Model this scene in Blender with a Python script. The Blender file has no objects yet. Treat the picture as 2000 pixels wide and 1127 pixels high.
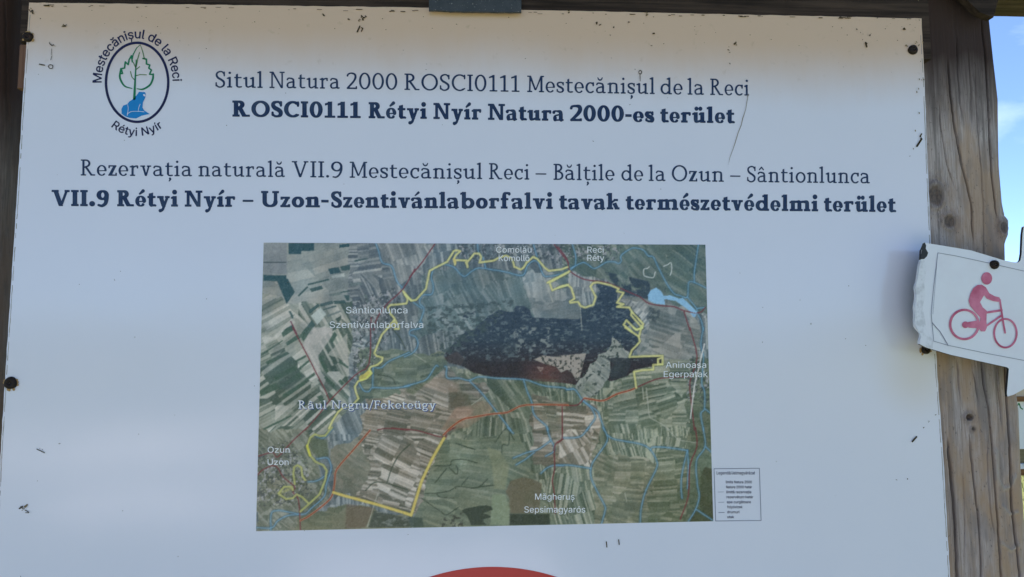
import bpy, math, random
import numpy as np
from mathutils import Matrix, Vector
random.seed(7); rng = np.random.default_rng(7)

# ------------------------------------------------------------------ camera
scn = bpy.context.scene
COL = scn.collection
F = 1400.0                      # focal length in pixels of the 2000 px wide photograph
CAM = np.array([0.0, -1.2, 1.62])
Xc = np.array([.9984, .0005, .0559]); Xc /= np.linalg.norm(Xc)
Uc = np.array([-.0043, -.9963, .0858]); Uc -= Xc * Uc.dot(Xc); Uc /= np.linalg.norm(Uc)
Nc = np.cross(Xc, -Uc)          # world +Y seen from the camera
R = np.stack([Xc, Nc, Uc], axis=1)            # world -> camera (x right, y down, z forward)
cd = bpy.data.cameras.new('camera'); cam = bpy.data.objects.new('camera', cd); COL.objects.link(cam)
cd.sensor_width = 36; cd.lens = F / 2000 * 36; cd.clip_start = .02; cd.clip_end = 3000
Rw = R.T @ np.diag([1, -1, -1])
cam.matrix_world = Matrix([list(Rw[0]) + [CAM[0]], list(Rw[1]) + [CAM[1]], list(Rw[2]) + [CAM[2]], [0, 0, 0, 1]])
scn.camera = cam

# ------------------------------------------------------------------ sky, sun, exposure
SUN_EL, SUN_AZ = math.radians(62), math.radians(14)     # azimuth from +Y (behind the board) towards +X
w = bpy.data.worlds.new('World'); scn.world = w; w.use_nodes = True
nt = w.node_tree; nt.nodes.clear()
out = nt.nodes.new('ShaderNodeOutputWorld'); bg = nt.nodes.new('ShaderNodeBackground')
sky = nt.nodes.new('ShaderNodeTexSky'); sky.sky_type = 'NISHITA'; sky.sun_disc = False
sky.sun_elevation = SUN_EL; sky.sun_rotation = SUN_AZ; sky.air_density = .45; sky.dust_density = .05; sky.ozone_density = 4
tc = nt.nodes.new('ShaderNodeTexCoord'); mp = nt.nodes.new('ShaderNodeMapping')
mp.inputs['Scale'].default_value = (1.0, 1.0, 3.2); mp.inputs['Location'].default_value = (2.1, 1.3, .35)
nz = nt.nodes.new('ShaderNodeTexNoise'); nz.inputs['Scale'].default_value = 2.3; nz.inputs['Detail'].default_value = 7
nz.inputs['Roughness'].default_value = .52; nz.inputs['Distortion'].default_value = .4
cr = nt.nodes.new('ShaderNodeValToRGB'); cr.color_ramp.elements[0].position = .55; cr.color_ramp.elements[1].position = .85
cr.color_ramp.elements[1].color = (.5, .5, .5, 1)
mx = nt.nodes.new('ShaderNodeMix'); mx.data_type = 'RGBA'; mx.inputs[7].default_value = (7.5, 8.2, 9.2, 1)
L = nt.links.new
L(tc.outputs['Generated'], mp.inputs[0]); L(mp.outputs[0], nz.inputs['Vector']); L(nz.outputs[0], cr.inputs[0])
L(cr.outputs[0], mx.inputs[0]); L(sky.outputs[0], mx.inputs[6]); L(mx.outputs[2], bg.inputs[0]); L(bg.outputs[0], out.inputs[0])
bg.inputs[1].default_value = .10
sd = bpy.data.lights.new('sun', 'SUN'); sd.energy = 5; sd.angle = math.radians(.5); sd.color = (1, .95, .88)
sun = bpy.data.objects.new('sun', sd); COL.objects.link(sun)
sv = Vector((math.sin(SUN_AZ) * math.cos(SUN_EL), math.cos(SUN_AZ) * math.cos(SUN_EL), math.sin(SUN_EL)))
sun.rotation_euler = sv.to_track_quat('Z', 'Y').to_euler(); sun.location = (3, 6, 8)
vs = scn.view_settings; vs.view_transform = 'Standard'; vs.look = 'None'; vs.gamma = 1; vs.use_curve_mapping = False
vs.exposure = 1.64

# ------------------------------------------------------------------ helpers
def P(px, py, y=0.0):
    """the point of the vertical plane at depth y that lies behind a point of the photograph"""
    px = np.asarray(px, float); py = np.asarray(py, float)
    d = np.stack([px - 1000, py - 563.5, np.full_like(px, F)], -1) @ R      # camera -> world
    t = (y - CAM[1]) / d[..., 1]
    return CAM + d * t[..., None]
def srgb(c):
    c = np.asarray(c, float) / 255
    return np.where(c <= .04045, c / 12.92, ((c + .055) / 1.055) ** 2.4)
ILL = srgb((165, 181, 202)) / np.array([.735, .79, .92])          # light on the shaded board, used to turn seen colours into ink colours
def ink(c): return np.clip((srgb(c) - .016) / ILL, 0.004, .9)      # .016: the gloss of the laminate over the ink

def link(name, me, mats, parent=None, smooth=False):
    o = bpy.data.objects.new(name, me); COL.objects.link(o)
    for m in (mats if isinstance(mats, (list, tuple)) else [mats]): me.materials.append(m)
    if parent: o.parent = parent
    if smooth: me.polygons.foreach_set('use_smooth', [True] * len(me.polygons))
    return o
def mesh(name, v, f, mats, parent=None, smooth=False, mi=None):
    me = bpy.data.meshes.new(name); me.from_pydata([tuple(map(float, p)) for p in v], [], [tuple(map(int, q)) for q in f]); me.update()
    o = link(name, me, mats, parent, smooth)
    if mi is not None: me.polygons.foreach_set('material_index', mi)
    return o
def tag(o, label=None, cat=None, group=None, kind=None):
    if label: o['label'] = label
    if cat: o['category'] = cat
    if group: o['group'] = group
    if kind: o['kind'] = kind
    return o
def empty(name, loc, label=None, cat=None, group=None):
    o = bpy.data.objects.new(name, None); COL.objects.link(o); o.location = loc; o.empty_display_size = .1
    return tag(o, label, cat, group)
def grid_mesh(name, V, mats, parent=None, smooth=True, wrap=False, attrs=None):
    """V: (rows, cols, 3)"""
    r, c = V.shape[:2]
    idx = np.arange(r * c).reshape(r, c)
    if wrap: idx = np.concatenate([idx, idx[:, :1]], 1)
    a, b, d, e = idx[:-1, :-1], idx[:-1, 1:], idx[1:, 1:], idx[1:, :-1]
    q = np.stack([a, b, d, e], -1).reshape(-1, 4)
    me = bpy.data.meshes.new(name); me.vertices.add(r * c); me.vertices.foreach_set('co', V.reshape(-1).astype(np.float32))
    me.loops.add(q.size); me.loops.foreach_set('vertex_index', q.reshape(-1).astype(np.int32))
    me.polygons.add(len(q)); me.polygons.foreach_set('loop_start', np.arange(0, q.size, 4, dtype=np.int32))
    try: me.polygons.foreach_set('loop_total', np.full(len(q), 4, dtype=np.int32))
    except Exception: pass
    me.update(calc_edges=True)
    for k, A in (attrs or {}).items():
        if A.ndim == 3:
            at = me.color_attributes.new(k, 'FLOAT_COLOR', 'POINT')
            rgba = np.ones((r * c, 4), np.float32); rgba[:, :3] = A.reshape(-1, 3); at.data.foreach_set('color', rgba.reshape(-1))
        else:
            at = me.attributes.new(k, 'FLOAT', 'POINT'); at.data.foreach_set('value', A.reshape(-1).astype(np.float32))
    return link(name, me, mats, parent, smooth)
def box(name, x0, x1, y0, y1, z0, z1, m, parent=None, bev=0.0):
    b = bev
    prof = [(x0 + b, y0), (x1 - b, y0), (x1, y0 + b), (x1, y1 - b), (x1 - b, y1), (x0 + b, y1), (x0, y1 - b), (x0, y0 + b)] if b else [(x0, y0), (x1, y0), (x1, y1), (x0, y1)]
    n = len(prof)
    v = [(p[0], p[1], z0) for p in prof] + [(p[0], p[1], z1) for p in prof]
    f = [(i, (i + 1) % n, n + (i + 1) % n, n + i) for i in range(n)] + [tuple(range(n))[::-1], tuple(range(n, 2 * n))]
    return mesh(name, v, f, m, parent)

# value noise
def vnoise(x, y, seed=0):
    xi = np.floor(x).astype(np.int64); yi = np.floor(y).astype(np.int64); fx = x - xi; fy = y - yi
    fx = fx * fx * (3 - 2 * fx); fy = fy * fy * (3 - 2 * fy)
    def h(a, b): return hsh(a, b, seed)
    return (h(xi, yi) * (1 - fx) + h(xi + 1, yi) * fx) * (1 - fy) + (h(xi, yi + 1) * (1 - fx) + h(xi + 1, yi + 1) * fx) * fy
def hsh(a, b, seed=0):
    n = (a * 374761393 + b * 668265263 + seed * 974711 + 1013904223) & 0x7fffffff
    n = ((n ^ (n >> 13)) * 1274126177) & 0x7fffffff
    return ((n ^ (n >> 16)) & 0xffff) / 65535.0
def fbm(x, y, o=4, seed=0):
    s = 0; a = .5
    for i in range(o): s = s + a * vnoise(x * 2 ** i, y * 2 ** i, seed + i); a /= 2
    return s / (1 - .5 ** o)

# ------------------------------------------------------------------ materials
def mat(name, col=(.5, .5, .5), rough=.6, spec=.5, metal=0.0):
    m = bpy.data.materials.new(name); m.use_nodes = True
    b = m.node_tree.nodes['Principled BSDF']
    b.inputs['Base Color'].default_value = (*[float(c) for c in col], 1); b.inputs['Roughness'].default_value = rough
    b.inputs['Specular IOR Level'].default_value = spec; b.inputs['Metallic'].default_value = metal
    return m
class N:
    def __init__(s, m): s.m = m; s.t = m.node_tree; s.b = s.t.nodes['Principled BSDF']
    def n(s, ty, **k):
        q = s.t.nodes.new('ShaderNode' + ty)
        for a, v in k.items(): setattr(q, a, v)
        return q
    def l(s, a, b): s.t.links.new(a, b)
    def pos(s, scale=(1, 1, 1), kind='Object', loc=(0, 0, 0)):
        c = s.n('TexCoord'); p = s.n('Mapping'); p.inputs['Scale'].default_value = scale; p.inputs['Location'].default_value = loc
        s.l(c.outputs[kind], p.inputs[0]); return p.outputs[0]
    def noise(s, vec, scale, detail=5, rough=.55, dist=0):
        q = s.n('TexNoise'); q.inputs['Scale'].default_value = scale; q.inputs['Detail'].default_value = detail
        q.inputs['Roughness'].default_value = rough; q.inputs['Distortion'].default_value = dist; s.l(vec, q.inputs['Vector']); return q.outputs[0]
    def ramp(s, fac, stops):
        q = s.n('ValToRGB'); e = q.color_ramp.elements
        while len(e) < len(stops): e.new(.5)
        for i, (p, c) in enumerate(stops): e[i].position = p; e[i].color = (*c, 1) if len(c) == 3 else c
        s.l(fac, q.inputs[0]); return q.outputs[0]
    def mr(s, v, a, b, c=0., d=1.):
        q = s.n('MapRange', interpolation_type='SMOOTHSTEP'); 
        for i, x in enumerate((a, b, c, d)): q.inputs[i + 1].default_value = x
        s.l(v, q.inputs[0]); return q.outputs[0]
    def math(s, op, a, b=None):
        q = s.n('Math', operation=op)
        for i, x in enumerate((a, b)):
            if x is None: continue
            if isinstance(x, (int, float)): q.inputs[i].default_value = x
            else: s.l(x, q.inputs[i])
        return q.outputs[0]
    def mix(s, f, a, b, blend='MIX'):
        q = s.n('Mix', data_type='RGBA', blend_type=blend)
        for i, x in ((0, f), (6, a), (7, b)):
            if isinstance(x, (int, float)): q.inputs[i].default_value = x
            elif isinstance(x, (tuple, list, np.ndarray)): q.inputs[i].default_value = (*[float(t) for t in x][:3], 1)
            else: s.l(x, q.inputs[i])
        return q.outputs[2]
    def bump(s, h, st=.3, d=.001):
        q = s.n('Bump'); q.inputs['Strength'].default_value = st; q.inputs['Distance'].default_value = d
        s.l(h, q.inputs['Height']); s.l(q.outputs[0], s.b.inputs['Normal'])
    def attr(s, name):
        q = s.n('Attribute'); q.attribute_name = name; return q
    def col(s, c): s.l(c, s.b.inputs['Base Color'])
    def rgh(s, c): s.l(c, s.b.inputs['Roughness'])

# positions on the board used by its weathering
TL, TR, BR_, BL = P(57, 5), P(1800, 36), P(1857, 1150), P(-12, 1150)
ZTOP = (TL[2] + TR[2]) / 2
M = {}
# white laminated panel, dusty where the roof keeps the rain off
m = M['panel'] = mat('white_laminate', (.8, .8, .8), .22, .6); n = N(m)
v = n.pos(); sx = n.n('SeparateXYZ'); n.l(v, sx.inputs[0])
nzl = n.noise(n.pos((1.5, 1, 1)), 3.0, 4); nz2 = n.noise(n.pos((14, 1, 2.2)), 5, 5); nz3 = n.noise(v, 60, 4)
zz = n.math('ADD', sx.outputs[2], n.math('MULTIPLY', n.math('SUBTRACT', nzl, .5), .05))
zz = n.math('ADD', zz, n.math('MULTIPLY', n.math('SUBTRACT', nz2, .5), .012))
zz = n.math('ADD', zz, n.math('MULTIPLY', sx.outputs[0], .01))
dust = n.mr(zz, ZTOP - .175, ZTOP - .03, 0, 1)
c0 = n.mix(n.mr(nzl, .3, .7), (.785, .795, .885), (.765, .78, .875))
c1 = n.mix(n.math('MULTIPLY', dust, .95), c0, (.68, .485, .32))
c1 = n.mix(n.math('MULTIPLY', n.mr(nz3, .60, .75), n.math('MULTIPLY', dust, .35)), c1, (.42, .31, .19))
# drip film left below the route sign
sp = P(1790, 735)
dx = n.math('SUBTRACT', sx.outputs[0], float(sp[0])); dz = n.math('SUBTRACT', sx.outputs[2], float(sp[2]))
r2 = n.math('SQRT', n.math('ADD', n.math('MULTIPLY', dx, dx), n.math('MULTIPLY', dz, dz)))
c1 = n.mix(n.mr(r2, .0, .095, .45, 0), c1, (.70, .60, .46))
n.col(c1); n.rgh(n.mr(n.noise(n.pos((1, 1, .6)), 2.2, 3), .3, .7, .10, .18))
n.bump(n.noise(v, 4.5, 2), .22, .004)
M['panel_edge'] = mat('panel_edge', (.30, .27, .24), .7)
M['letter'] = mat('dark_blue_ink', ink((40, 50, 74)), .28, .4)
n = N(M['letter']); n.col(n.mix(n.mr(n.noise(n.pos(), 40, 5), .35, .75), ink((36, 46, 70)), ink((50, 62, 82))))
M['navy'] = mat('logo_navy_ink', ink((38, 38, 62)), .3, .4)
M['green'] = mat('logo_green_ink', ink((36, 100, 70)), .3, .4)
M['green_pale'] = mat('logo_pale_green_ink', ink((72, 104, 62)), .3, .4)
M['blue'] = mat('logo_blue_ink', ink((30, 108, 170)), .3, .4)
M['red'] = mat('red_ink', (.56, .028, .03), .3, .4)
M['grey_line'] = mat('grey_ink', ink((100, 108, 128)), .35, .4)
M['legend_ink'] = mat('legend_ink', ink((70, 74, 92)), .35, .4)
M['map_label'] = mat('pale_map_ink', ink((198, 206, 216)), .3, .4)
M['map_label_shadow'] = mat('blue_map_ink', ink((62, 78, 128)), .3, .4)
m = M['map'] = mat('map_print', rough=.26, spec=.45); n = N(m)
n.col(n.attr('print').outputs['Color']); n.rgh(n.mr(n.noise(n.pos(), 60, 4), .3, .8, .22, .36))
M['dirt'] = mat('insect_dirt', (.045, .034, .022), .9, .2); n = N(M['dirt'])
n.col(n.mix(n.noise(n.pos(), 600, 3), (.09, .065, .03), (.01, .01, .008)))
M['dirt_pale'] = mat('dried_mud', (.22, .17, .10), .9, .2)
M['scratch'] = mat('scratch', ink((112, 114, 112)), .8, .2)
m = M['rust'] = mat('rusty_bolt', (.03, .02, .015), .62, .4, .35); n = N(m)
n.col(n.ramp(n.noise(n.pos(), 300, 5), [(.35, (.010, .009, .010)), (.6, (.03, .018, .012)), (.8, (.10, .04, .018))])); n.bump(n.noise(n.pos(), 500, 4), .6, .001)
M['rust_stain'] = mat('rust_stain', (.42, .27, .12), .8, .2)
# weathered wood of the posts
def wood_post(name, grey, brown, shade_stain):
    m = mat(name, rough=.85, spec=.25); n = N(m)
    fib = n.noise(n.pos((1, 1, .05), loc=(3, 1, 0)), 420, 5, .6)
    fib2 = n.noise(n.pos((1, 1, .022)), 75, 5, .6, .25)
    blot = n.noise(n.pos((1, 1, .3)), 14, 6, .62)
    speck = n.noise(n.pos((1, 1, .5)), 260, 4, .6)
    c = n.mix(n.mr(fib, .30, .70), [x * .66 for x in grey], [x * 1.15 for x in grey])
    c = n.mix(n.math('MULTIPLY', n.mr(fib2, .52, .62), .62), c, [x * .34 for x in grey])
    sz = n.n('SeparateXYZ'); n.l(n.pos(), sz.inputs[0]); low_ = n.mr(sz.outputs[2], 1.25, 1.75, .30, 0)      # browner towards the damp foot
    c = n.mix(n.math('ADD', n.math('MULTIPLY', n.mr(blot, .42, .62), .7), low_), c, brown)
    c = n.mix(n.math('MULTIPLY', n.mr(n.noise(n.pos((1, 1, .35)), 34, 6), .50, .66), .5), c, [x * .45 for x in grey])
    c = n.mix(n.math('MULTIPLY', n.mr(speck, .60, .72), .5), c, (.06, .055, .055))
    c = n.mix(n.attr('stain').outputs['Fac'], c, n.mix(fib2, [x * .5 for x in shade_stain], shade_stain))  # roof shade painted on the post top, plus the stained rings around knots
    c = n.mix(n.attr('pale').outputs['Fac'], c, n.mix(fib, (.30, .26, .22), (.50, .46, .41)))
    c = n.mix(n.attr('knot').outputs['Fac'], c, n.mix(n.mr(speck, .35, .65), (.02, .014, .012), (.11, .07, .05)))
    c = n.mix(n.attr('split').outputs['Fac'], c, (.03, .025, .022))
    n.col(c); n.bump(fib, .6, .001); return m
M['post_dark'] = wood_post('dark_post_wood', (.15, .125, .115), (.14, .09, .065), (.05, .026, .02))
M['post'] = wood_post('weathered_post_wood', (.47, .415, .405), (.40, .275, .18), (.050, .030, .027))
def wood(name, a, b, sc=(1, 1, .05), s=120):
    m = mat(name, rough=.82, spec=.25); n = N(m); f = n.noise(n.pos(sc), s, 6, .62, .2); g = n.noise(n.pos([1 if q < 1 else q * .6 for q in sc]), 6, 4)
    c = n.mix(n.mr(f, .3, .7), a, b); c = n.mix(n.math('MULTIPLY', n.mr(g, .45, .7), .5), c, [x * .5 for x in a])
    n.col(c); n.bump(f, .7, .0016); return m
M['beam'] = wood('dark_stained_beam', (.022, .015, .012), (.075, .052, .04), (.04, 1, 1), 110)
M['roofboard'] = wood('roof_board_wood', (.16, .10, .06), (.30, .21, .13), (1, .05, 1), 90)
M['brown_block'] = wood('red_brown_wood', (.10, .05, .035), (.20, .11, .075))
M['cream'] = mat('cream_board', (.62, .50, .36), .7); M['tan'] = wood('tan_board', (.16, .13, .07), (.26, .22, .13), (.05, 1, 1), 60)
M['rail'] = wood('orange_brown_rail', (.16, .075, .035), (.26, .13, .06), (.05, 1, 1), 60)
m = M['plate'] = mat('grey_plate', (.05, .06, .07), .6, .5, .2); n = N(m)
sp_ = n.mr(n.noise(n.pos(), 330, 3, .6), .62, .70)
n.col(n.mix(sp_, n.mix(n.noise(n.pos(), 60, 5), (.028, .038, .045), (.075, .085, .095)), (.30, .30, .28))); n.bump(n.noise(n.pos(), 200, 4), .5, .001)
m = M['sign'] = mat('white_sign_paint', rough=.35, spec=.45); n = N(m)
n.col(n.mix(n.mr(n.noise(n.pos(), 14, 6), .45, .75), (.80, .82, .88), (.76, .76, .82))); n.bump(n.noise(n.pos(), 30, 4), .15, .001)
M['sign_torn'] = mat('peeled_backing', (.66, .66, .67), .7, .3); n = N(M['sign_torn'])
n.col(n.mix(n.mr(n.noise(n.pos(), 70, 6), .45, .65), (.78, .80, .86), (.62, .64, .69))); n.bump(n.noise(n.pos(), 90, 5), .4, .0015)
M['sign_edge'] = mat('dark_sign_edge', (.02, .02, .022), .6)
M['picto'] = mat('faded_red_ink', ink((176, 92, 122)), .5, .3); n = N(M['picto'])
n.col(n.mix(n.mr(n.noise(n.pos(), 26, 5), .35, .70), ink((140, 74, 100)), ink((164, 108, 134))))
m = M['ground'] = mat('grass_ground', rough=.95, spec=.1); n = N(m)
g = n.noise(n.pos(), 1.3, 6); g2 = n.noise(n.pos(), 30, 5)
n.col(n.mix(n.mr(g2, .3, .7), n.mix(n.mr(g, .35, .65), (.07, .10, .03), (.15, .15, .06)), (.13, .14, .05)))
n.bump(g2, 1, .03)
m = M['gravel'] = mat('pale_gravel', rough=.95, spec=.15); n = N(m)
n.col(n.mix(n.noise(n.pos(), 90, 6), (.40, .38, .35), (.58, .56, .52))); n.bump(n.noise(n.pos(), 60, 5), 1, .01)
M['sand'] = mat('pale_sand', (.66, .62, .56), .95, .1)
M['grass'] = mat('grass_blades', (.10, .14, .035), .8, .2)
M['leaf'] = mat('leaves', (.055, .09, .025), .7, .3); n = N(M['leaf']); n.col(n.mix(n.noise(n.pos(), 3, 4), (.035, .06, .018), (.09, .12, .035)))
M['bark'] = wood('bark', (.05, .04, .03), (.13, .11, .09))
M['hill'] = mat('wooded_hill', (.045, .06, .035), 1, .1); n = N(M['hill']); n.col(n.mix(n.noise(n.pos(), .02, 8), (.03, .05, .025), (.09, .10, .05)))

# ------------------------------------------------------------------ flat shapes from signed distances
class Shape:
    def __init__(s): s.f = []
    def line(s, pts, ws):
        pts = np.array(pts, float)
        ws = np.full(len(pts), ws, float) if np.isscalar(ws) else np.array(ws, float)
        s.f.append(('l', pts, ws)); return s
    def curve(s, pts, ws, k=6, closed=False):
        p = np.array(pts, float); ws = np.full(len(p), ws, float) if np.isscalar(ws) else np.array(ws, float)
        if closed: q = np.vstack([p[-1], p, p[0], p[1]]); wq = np.r_[ws[-1], ws, ws[0], ws[1]]
        else: q = np.vstack([2 * p[0] - p[1], p, 2 * p[-1] - p[-2]]); wq = np.r_[ws[0], ws, ws[-1]]
        o, ow = [], []
        for i in range(1, len(q) - 2):
            for t in np.linspace(0, 1, k, endpoint=False):
                a, b, c, d = q[i - 1], q[i], q[i + 1], q[i + 2]
                o.append(.5 * (2 * b + (c - a) * t + (2 * a - 5 * b + 4 * c - d) * t * t + (3 * b - a - 3 * c + d) * t ** 3)); ow.append(wq[i] * (1 - t) + wq[i + 1] * t)
        o.append(q[-2]); ow.append(wq[-2]); return s.line(o, ow)
    def box(s, cx, cy, hx, hy, rot=0): s.f.append(('b', cx, cy, hx, hy, rot)); return s
    def rect(s, x0, x1, y0, y1): return s.box((x0 + x1) / 2, (y0 + y1) / 2, abs(x1 - x0) / 2, abs(y1 - y0) / 2)
    def poly(s, pts): s.f.append(('p', np.array(pts, float))); return s
    def arc(s, cx, cy, rx, ry, a0, a1, H, T, n=26):
        a = np.radians(np.linspace(a0, a1, n)); 
        return s.line(np.stack([cx + rx * np.cos(a), cy + ry * np.sin(a)], 1), T + (H - T) * np.abs(np.cos(a)) ** 1.4)
    def bounds(s):
        lo, hi = [], []
        for f in s.f:
            if f[0] == 'l': lo.append((f[1] - f[2][:, None]).min(0)); hi.append((f[1] + f[2][:, None]).max(0))
            elif f[0] == 'b':
                c, q = abs(math.cos(f[5])), abs(math.sin(f[5])); ex = f[3] * c + f[4] * q; ey = f[3] * q + f[4] * c
                lo.append([f[1] - ex, f[2] - ey]); hi.append([f[1] + ex, f[2] + ey])
            elif f[0] == 'w': q = np.vstack(f[1]); lo.append(q.min(0) - f[2]); hi.append(q.max(0) + f[2])
            else: lo.append(f[1].min(0)); hi.append(f[1].max(0))
        return np.min(lo, 0), np.max(hi, 0)
    def sdf(s, X, Y):
        D = np.full(X.shape, 1e9)
        for f in s.f:
            if f[0] == 'l':
                p, wd = f[1], f[2]
                for i in range(len(p) - 1):
                    a, b = p[i], p[i + 1]; m_ = max(wd[i], wd[i + 1]) * 1.5 + MARG
                    x0, x1 = min(a[0], b[0]) - m_, max(a[0], b[0]) + m_; y0, y1 = min(a[1], b[1]) - m_, max(a[1], b[1]) + m_
                    j0, j1 = np.searchsorted(X[0], [x0, x1]); i0, i1 = np.searchsorted(Y[:, 0], [y0, y1])
                    if i0 >= i1 or j0 >= j1: continue
                    xs = X[i0:i1, j0:j1]; ys = Y[i0:i1, j0:j1]
                    ab = b - a; L2 = max(ab.dot(ab), 1e-12); t = np.clip(((xs - a[0]) * ab[0] + (ys - a[1]) * ab[1]) / L2, 0, 1)
                    d = np.hypot(xs - a[0] - t * ab[0], ys - a[1] - t * ab[1]) - (wd[i] * (1 - t) + wd[i + 1] * t)
                    D[i0:i1, j0:j1] = np.minimum(D[i0:i1, j0:j1], d)
            elif f[0] == 'b':
                _, cx, cy, hx, hy, r = f; c, q = math.cos(r), math.sin(r)
                u = (X - cx) * c + (Y - cy) * q; v_ = -(X - cx) * q + (Y - cy) * c
                du = np.abs(u) - hx; dv = np.abs(v_) - hy
                D = np.minimum(D, np.hypot(np.maximum(du, 0), np.maximum(dv, 0)) + np.minimum(np.maximum(du, dv), 0))
            elif f[0] == 'w':
                d = np.full(X.shape, .3); wn = np.zeros(X.shape, int)
                for lp in f[1]:
                    x0, x1 = lp[:, 0].min() - .3, lp[:, 0].max() + .3; j0, j1 = np.searchsorted(X[0], [x0, x1]); xs = X[:, j0:j1]; ys = Y[:, j0:j1]; dd = d[:, j0:j1]; ww = wn[:, j0:j1]
                    for i in range(len(lp)):
                        a, b = lp[i], lp[(i + 1) % len(lp)]; ab = b - a; L2 = max(ab.dot(ab), 1e-12)
                        t = np.clip(((xs - a[0]) * ab[0] + (ys - a[1]) * ab[1]) / L2, 0, 1); np.minimum(dd, np.hypot(xs - a[0] - t * ab[0], ys - a[1] - t * ab[1]), out=dd)
                        if ab[1]: cr2 = ((a[1] > ys) != (b[1] > ys)) & (xs < a[0] + (ys - a[1]) / ab[1] * ab[0]); ww += np.where(cr2, 1 if ab[1] > 0 else -1, 0)
                D = np.minimum(D, np.where(wn != 0, -d, d) - f[2])
            else:
                p = f[1]; inside = np.zeros(X.shape, bool); d = np.full(X.shape, 1e9)
                for i in range(len(p)):
                    a, b = p[i], p[(i + 1) % len(p)]; ab = b - a; L2 = max(ab.dot(ab), 1e-12)
                    t = np.clip(((X - a[0]) * ab[0] + (Y - a[1]) * ab[1]) / L2, 0, 1)
                    d = np.minimum(d, np.hypot(X - a[0] - t * ab[0], Y - a[1] - t * ab[1]))
                    cnd = (a[1] > Y) != (b[1] > Y)
                    if ab[1] != 0: inside ^= cnd & (X < a[0] + (Y - a[1]) / ab[1] * ab[0])
                D = np.minimum(D, np.where(inside, -d, d))
        return D
MARG = .1
def polyize(shape, step, run=10**6):
    """marching squares over the union of a Shape's pieces: (verts 2d, faces)"""
    lo, hi = shape.bounds(); lo = lo - step * 1.5; hi = hi + step * 1.5
    xs = np.arange(lo[0], hi[0] + step, step); ys = np.arange(lo[1], hi[1] + step, step)
    X, Y = np.meshgrid(xs, ys); D = shape.sdf(X, Y); D = np.where(np.abs(D) < step * .02, np.where(D < 0, -1, 1) * step * .02, D)
    ins = D < 0; V = []; Fc = []
    full = ins[:-1, :-1] & ins[:-1, 1:] & ins[1:, 1:] & ins[1:, :-1]
    anyi = ins[:-1, :-1] | ins[:-1, 1:] | ins[1:, 1:] | ins[1:, :-1]
    for i in range(full.shape[0]):
        row = full[i]; j = 0; js = np.flatnonzero(row)
        if len(js):
            br = np.flatnonzero((np.diff(js) > 1) | (js[1:] % run == 0)); st = np.r_[js[0], js[br + 1]]; en = np.r_[js[br], js[-1]]
            for a, b in zip(st, en):
                k = len(V); V += [(xs[a], ys[i]), (xs[b + 1], ys[i]), (xs[b + 1], ys[i + 1]), (xs[a], ys[i + 1])]; Fc.append((k, k + 1, k + 2, k + 3))
    for i, j in np.argwhere(anyi & ~full):
        c = [(xs[j], ys[i], D[i, j]), (xs[j + 1], ys[i], D[i, j + 1]), (xs[j + 1], ys[i + 1], D[i + 1, j + 1]), (xs[j], ys[i + 1], D[i + 1, j])]
        pl = []
        for q in range(4):
            a, b = c[q], c[(q + 1) % 4]
            if a[2] < 0: pl.append(a[:2])
            if (a[2] < 0) != (b[2] < 0): t = a[2] / (a[2] - b[2]); pl.append((a[0] + (b[0] - a[0]) * t, a[1] + (b[1] - a[1]) * t))
        if len(pl) >= 3: k = len(V); V += pl; Fc.append(tuple(range(k, k + len(pl))))
    return np.array(V).reshape(-1, 2), Fc
def flat(name, pieces, y, m, parent, plane=None):
    """pieces: list of (verts in photo px, faces); puts them on the board's front, y in front of it"""
    V, Fc = [], []
    k = 0
    for v, f in pieces:
        if len(v) == 0: continue
        V.append(np.asarray(v)); Fc += [tuple(i + k for i in q)[::1] for q in f]; k += len(v)
    V = np.vstack(V); W = P(V[:, 0], V[:, 1], 0.0) if plane is None else plane(V[:, 0], V[:, 1])
    W = W + np.array([0, -y, 0])
    o = mesh(name, W, Fc, m, parent); return o
def px_shape(name, shape, y, m, parent, step=.8, plane=None):
    global MARG
    MARG = 4; r = polyize(shape, step, 10 ** 6 if plane is None else max(1, int(5 / step))); MARG = .1
    return flat(name, [r], y, m, parent, plane)

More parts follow.
